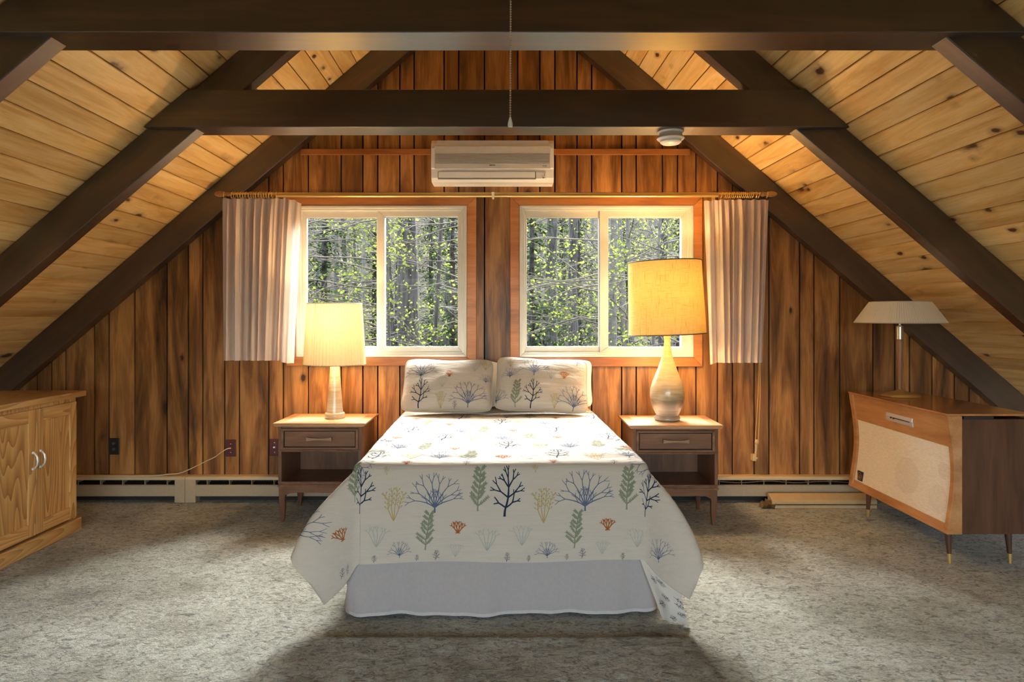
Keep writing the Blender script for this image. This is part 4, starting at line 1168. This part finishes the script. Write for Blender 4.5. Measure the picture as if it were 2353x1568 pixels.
m = MB(); m.lathe([(0, 0), (.0055, .001), (.0068, .005), (.0062, .011), (.0035, .021), (.0022, .026), (0, .027)], n=16); m.build('pendant', plain('frosted pendant', (.62, .64, .58), .25), ch)

m = MB()
rgx0, rgx1, rgy0, rgy1 = -.985, .785, 1.15, 2.915
def rugf(u, v):
    x, y = lerp(rgx0, rgx1, u), lerp(rgy0, rgy1, v)
    e = min(u * (rgx1 - rgx0), (1 - u) * (rgx1 - rgx0), v * (rgy1 - rgy0), (1 - v) * (rgy1 - rgy0))
    return Vector((x + .006 * noise.noise(Vector((x * 9, y * 9, 0))), y + .006 * noise.noise(Vector((x * 9, y * 9, 5))), .003 + .024 * min(1, e / .02) ** .5 + .004 * noise.noise(Vector((x * 14, y * 14, 2)))))
m.grid(rugf, 150, 130)
tag(m.build('rug', CARPET, recalc=False), 'shag carpet mat lying on the carpet at the foot of the bed', 'rug')

# ------------------------------------------------------------------ the woods outside
def gz(x, y):
    t = max(0, y - 9)
    return -2.7 + .10 * t + .011 * t * t * .6 + .25 * noise.noise(Vector((x * .25, y * .25, 0))) * min(1, max(0, (y - 5.4) / 2))
m = MB()
m.grid(lambda u, v: Vector((lerp(-34, 34, u), lerp(5.3, 46, v), gz(lerp(-34, 34, u), lerp(5.3, 46, v)))), 60, 60)
tag(m.build('ground_slope', LITTER, recalc=False), 'leaf littered forest slope rising behind the trees', 'ground', kind='structure')

def branch(mb_, p, d, L, r_, depth, rg2, leaves, droop=0.0, n=4, kids=(2, 3), spread=.7, sides=5):
    pts = [p.copy()]
    dd = d.normalized()
    for i in range(n):
        dd = (dd + Vector((rg2.uniform(-.18, .18), rg2.uniform(-.18, .18), rg2.uniform(-.14, .14) - droop))).normalized()
        p = p + dd * L / n
        pts.append(p.copy())
    mb_.tube(pts, [lerp(r_, r_ * .5, i / n) for i in range(n + 1)], sides, caps=False)
    if depth == 0:
        leaves += [pts[-1], pts[-2], pts[n // 2]]
        return
    for k in range(rg2.randint(*kids) + (1 if depth > 1 else 0)):
        q = pts[rg2.randint(max(1, n // 2 - 1), n)]
        ax = Vector((rg2.uniform(-1, 1), rg2.uniform(-1, 1), rg2.uniform(-.5, .8)))
        nd = (dd + ax * spread).normalized()
        branch(mb_, q, nd, L * rg2.uniform(.5, .8), r_ * .5, depth - 1, rg2, leaves, droop, max(3, n - 1), kids, spread, max(4, sides - 1))
def leaf_mesh(mb_, pts, rg2, per=2, size=.05, hang=True):
    for p in pts:
        for k in range(per):
            c = p + Vector((rg2.uniform(-.09, .09), rg2.uniform(-.09, .09), rg2.uniform(-.08, .06)))
            s = size * rg2.uniform(.6, 1.25)
            a = Vector((rg2.uniform(-1, 1), rg2.uniform(-.7, .7), rg2.uniform(-.9, .3))).normalized()
            b = a.cross(Vector((rg2.uniform(-.6, .6), rg2.uniform(-1, 0), rg2.uniform(-.6, .6)))).normalized()
            mb_.add([c, c + a * s * .5 + b * s * .34, c + a * s * 1.1, c + a * s * .5 - b * s * .34], [[0, 1, 2, 3]])
def tree(name, label, px, D, width_px, seed, bark, group, lean=0.0, height=6.4, limbs=6, leafy=1, lim_z=(1.0, 5.0), ldir=None, lsize=.034, limb_len=1.6, per=3, depth=2, lr=.02):
    rg2 = random.Random(seed)
    x0 = X(px, D); z0 = gz(x0, D) - .1
    r0 = width_px * D / F / 2
    root = tag(empty(name, (x0, D, z0)), label, 'tree', group)
    O = Vector((x0, D, z0))
    m = MB(); lv = []
    n = 18
    pts = []
    for i in range(n + 1):
        t = i / n
        hh = t * height
        zz = z0 + hh
        pts.append(Vector((x0 + lean * (zz - HC) + .03 * r0 / .1 * noise.noise(Vector((seed, t * 4, 1))), D + .03 * noise.noise(Vector((seed, t * 4, 7))), zz)))
    rs = [r0 * lerp(1.12, .62, i / n) * (1 + .10 * noise.noise(Vector((i * .9, seed, 3)))) for i in range(n + 1)]
    m.tube(pts, rs, 14 if r0 > .08 else 8)
    b = MB()
    for k in range(limbs):
        zz = rg2.uniform(*lim_z)
        t = clamp((zz - z0) / height, 0, .97)
        q = pts[int(t * n)].lerp(pts[min(n, int(t * n) + 1)], t * n - int(t * n))
        if ldir is None:
            a = rg2.uniform(0, 2 * PI); d = Vector((math.cos(a), math.sin(a) * .6, rg2.uniform(-.1, .5)))
        else:
            d = Vector((ldir * rg2.uniform(.7, 1), rg2.uniform(-.5, .2), rg2.uniform(-.25, .3)))
        branch(b, q, d, limb_len * rg2.uniform(.6, 1.2), lr, depth, rg2, lv, .02)
    for q in (m, b): q.v = [p - O for p in q.v]
    m.build('trunk', bark, root, recalc=False)
    if limbs: b.build('branches', TWIG if bark is not BARK else PALEB, root, recalc=False)
    if leafy and lv:
        l = MB(); leaf_mesh(l, lv, rg2, per, lsize); l.v = [p - O for p in l.v]
        q = l.build('leaves', LEAF, root, recalc=False); q['kind'] = 'stuff'
    return root
G1 = 'trees seen through the windows'
tree('tree', 'thick dark leaning trunk in the right pane of the left window', 941, 9.5, 64, 1, BARK, G1, lean=-.035, limbs=3, lim_z=(.6, 2.6), limb_len=.8, lr=.010, per=1)
tree('tree', 'grey straight trunk left of centre in the left pane of the right window', 1267, 13.0, 34, 2, BARK, G1, limbs=4, lim_z=(2, 5), lr=.014, per=1)
tree('tree', 'grey trunk close behind the sliding sash middle of the right window', 1317, 14.5, 27, 3, BARK, G1, limbs=4, lim_z=(2, 5), lr=.014, per=1)
tree('tree', 'pale slender trunk just right of the mullion of the right window', 1408, 11.5, 24, 4, PALEB, G1, lean=.01, limbs=8, lim_z=(.3, 3.2), limb_len=1.0, lr=.012)
tree('tree', 'thin pale stem above the drum shade in the right window', 1450, 8.5, 13, 5, PALEB, G1, lean=-.04, limbs=10, lim_z=(.9, 3.2), limb_len=.9, lr=.010)
tree('tree', 'thin crooked stem near the right edge of the right window', 1505, 9.2, 9, 6, PALEB, G1, lean=.05, limbs=9, lim_z=(.8, 3.2), limb_len=.9, lr=.009)
tree('tree', 'dark trunk behind the stems at the right edge of the right window', 1524, 15, 26, 7, BARK, G1, limbs=3, lim_z=(2, 5), per=1)
tree('tree', 'white barked thin trunk in the left pane of the left window', 836, 13, 11, 8, PALEB, G1, limbs=8, lim_z=(.5, 4), limb_len=1.2, lr=.012)
tree('tree', 'slim pale stem close beside the thick trunk in the left window', 893, 7.6, 9, 9, PALEB, G1, lean=-.02, limbs=5, lim_z=(.6, 2.4), limb_len=.5, lr=.009, per=1)
tree('tree', 'forked grey stem right of the thick trunk in the left window', 1002, 8.6, 12, 10, BARK, G1, lean=.06, limbs=8, lim_z=(.6, 2.6), limb_len=.8, lr=.010, ldir=1, per=1)
tree('tree', 'leafy sapling reaching left across the left pane of the right window', 1388, 7.2, 8, 11, PALEB, G1, limbs=13, lim_z=(.9, 2.8), ldir=-1, limb_len=1.0, lr=.010, per=3)
tree('tree', 'sapling with long white twigs reaching left across the left window', 880, 7.0, 8, 12, PALEB, G1, limbs=15, lim_z=(.9, 2.7), ldir=-1, limb_len=1.15, lr=.009, per=2)
tree('tree', 'sapling behind the curtain edge of the left window', 668, 8.0, 10, 13, PALEB, G1, limbs=12, lim_z=(.8, 3), ldir=1, limb_len=1.1, lr=.010)
tree('tree', 'sapling with bright leaves low in the right window under the shade', 1570, 7.4, 7, 14, PALEB, G1, limbs=12, lim_z=(.7, 2.2), ldir=-1, limb_len=.9, lr=.008, per=3)
tree('tree', 'sapling with bright leaves at the right edge of the left window', 1062, 7.2, 7, 15, PALEB, G1, limbs=12, lim_z=(.6, 2.4), ldir=-1, limb_len=.7, lr=.008, per=3)
def conifer(label, px, D, h, rad, seed):
    rg2 = random.Random(seed)
    x0 = X(px, D); z0 = gz(x0, D) - .1
    root = tag(empty('conifer', (x0, D, z0)), label, 'tree', G1)
    m = MB(); m.tube([(0, 0, 0), (0, 0, h)], [.10, .02], 8); m.build('trunk', BARK, root, recalc=False)
    l = MB()
    z = .6
    while z < h - .1:
        rr_ = rad * (1 - z / h) ** .8
        for k in range(7):
            a = rg2.uniform(0, 2 * PI)
            d = Vector((math.cos(a), math.sin(a), -.25)).normalized()
            sd_ = Vector((-math.sin(a), math.cos(a), 0))
            nseg = max(4, int(rr_ / .09))
            for i in range(nseg):
                p = Vector((0, 0, z + rg2.uniform(-.1, .1))) + d * rr_ * (i + .6) / nseg
                s = .16 * (1.15 - i / nseg * .5)
                for sg in (-1, 1):
                    e = sd_ * sg + d * .8 + Vector((0, 0, rg2.uniform(-.35, .1)))
                    e.normalize()
                    wv = e.cross(Vector((0, 0, 1))).normalized() * .022
                    l.add([p - wv, p + wv, p + e * s + wv * .3, p + e * s - wv * .3], [[0, 1, 2, 3]])
        z += .17
    q = l.build('needles', LEAFD, root, recalc=False); q['kind'] = 'stuff'
    return root
conifer('dark conifer at the left edge of the right window', 1222, 11, 6.5, 1.3, 1)
conifer('dark conifer behind the twigs in the left pane of the left window', 745, 15, 8.5, 2.0, 2)
conifer('dark conifer right of the thick trunk in the left window', 1040, 12, 6.5, 1.4, 3)
conifer('dark conifer low behind the trunks in the right window', 1330, 17, 6.0, 1.8, 4)
# deeper trees that nothing tells apart
rg2 = random.Random(77)
def thicket(kind, k):
    px = rg2.uniform(-700, 3000) if k % 3 else rg2.uniform(650, 1650)
    D = rg2.uniform(16, 32)
    x0 = X(px, D); z0 = gz(x0, D) - .1
    O = Vector((x0, D, z0))
    root = tag(empty('forest_tree', O), 'slender trunk deep in the woods beyond the windows', 'tree', 'forest trees far behind the windows')
    h = rg2.uniform(4.5, 6.5); r_ = rg2.uniform(.05, .13)
    m = MB(); ln = rg2.uniform(-.06, .06)
    m.tube([(ln * h * i / 6, 0, h * i / 6) for i in range(7)], [lerp(r_, r_ * .5, i / 6) for i in range(7)], 8)
    m.build('trunk', BARK if rg2.random() < .55 else PALEB, root, recalc=False)
    b = MB(); lv = []
    for i in range(7):
        t = rg2.uniform(.3, .95)
        a = rg2.uniform(0, 2 * PI)
        branch(b, Vector((ln * h * t, 0, h * t)), Vector((math.cos(a), math.sin(a) * .5, rg2.uniform(0, .6))), rg2.uniform(1.2, 2.4), .022, 2, rg2, lv, .01, 4)
    b.build('branches', TWIG, root, recalc=False)
    l = MB(); leaf_mesh(l, lv, rg2, 1, .085)
    q = l.build('leaves', LEAFD if rg2.random() < .4 else LEAF, root, recalc=False); q['kind'] = 'stuff'
for k in range(64): thicket('t', k)
for k, (px, D, h, rad) in enumerate(((690, 19, 6.5, 1.9), (860, 22, 7.0, 2.0), (990, 20, 6.5, 1.8), (1180, 21, 7.0, 2.2), (1290, 24, 7.0, 2.2), (1440, 19, 6.0, 1.8), (1560, 22, 7.0, 2.2), (600, 24, 7, 2.2), (1090, 26, 7, 2.2))):
    o = conifer('dark conifer deep in the woods behind the nearer trunks', px, D, h, rad, 50 + k); o['group'] = 'conifers far behind the windows'

# ------------------------------------------------------------------ light
w = bpy.data.worlds.new('sky'); sc.world = w; w.use_nodes = True
nt = w.node_tree
bg = nt.nodes['Background']
sky = nt.nodes.new('ShaderNodeTexSky'); sky.sky_type = 'NISHITA'; sky.sun_disc = False; sky.sun_elevation = R(48); sky.sun_rotation = R(0); sky.air_density = 1.0; sky.dust_density = 2.0
hz = nt.nodes.new('ShaderNodeHueSaturation'); hz.inputs['Saturation'].default_value = .55; nt.links.new(sky.outputs[0], hz.inputs['Color']); nt.links.new(hz.outputs[0], bg.inputs[0]); bg.inputs[1].default_value = 1.15
sun = bpy.data.lights.new('sun', 'SUN'); sun.energy = 34; sun.angle = R(55); sun.color = (1, .97, .93)
so = bpy.data.objects.new('sun', sun); COL.objects.link(so)
so.rotation_euler = Vector((-.05, -.80, -.58)).to_track_quat('-Z', 'Y').to_euler()
def portal(name, x0, x1, z0, z1, y, facing):
    l = bpy.data.lights.new(name, 'AREA'); l.shape = 'RECTANGLE'; l.size = x1 - x0; l.size_y = z1 - z0; l.cycles.is_portal = True
    o = bpy.data.objects.new(name, l); COL.objects.link(o); o.location = ((x0 + x1) / 2, y, (z0 + z1) / 2)
    o.rotation_euler = (R(-90) if facing < 0 else R(90), 0, 0)
for o in OPEN: portal('window portal', o[0], o[1], o[2], o[3], 5.29, -1)
portal('window portal', RW[0], RW[1], RW[2], RW[3], YR - .14, 1)  # portal for the added fill window

cam = bpy.data.cameras.new('camera'); cam.sensor_width = 36; cam.sensor_fit = 'HORIZONTAL'; cam.lens = 24; cam.shift_y = (CY - 784.0) / 2353; cam.shift_x = 0.0
cam.clip_start = .05; cam.clip_end = 200
co = bpy.data.objects.new('camera', cam); COL.objects.link(co); co.location = (0, 0, HC); co.rotation_euler = (R(90), 0, 0)
sc.camera = co
sc.view_settings.view_transform = 'Standard'; sc.view_settings.look = 'None'; sc.view_settings.gamma = 1.0; sc.view_settings.use_curve_mapping = False
sc.view_settings.exposure = 1.1
cy = sc.cycles
cy.max_bounces = 8; cy.diffuse_bounces = 5; cy.glossy_bounces = 3; cy.transmission_bounces = 4; cy.transparent_max_bounces = 12
cy.caustics_reflective = False; cy.caustics_refractive = False; cy.sample_clamp_indirect = 8.0
cy.use_denoising = True
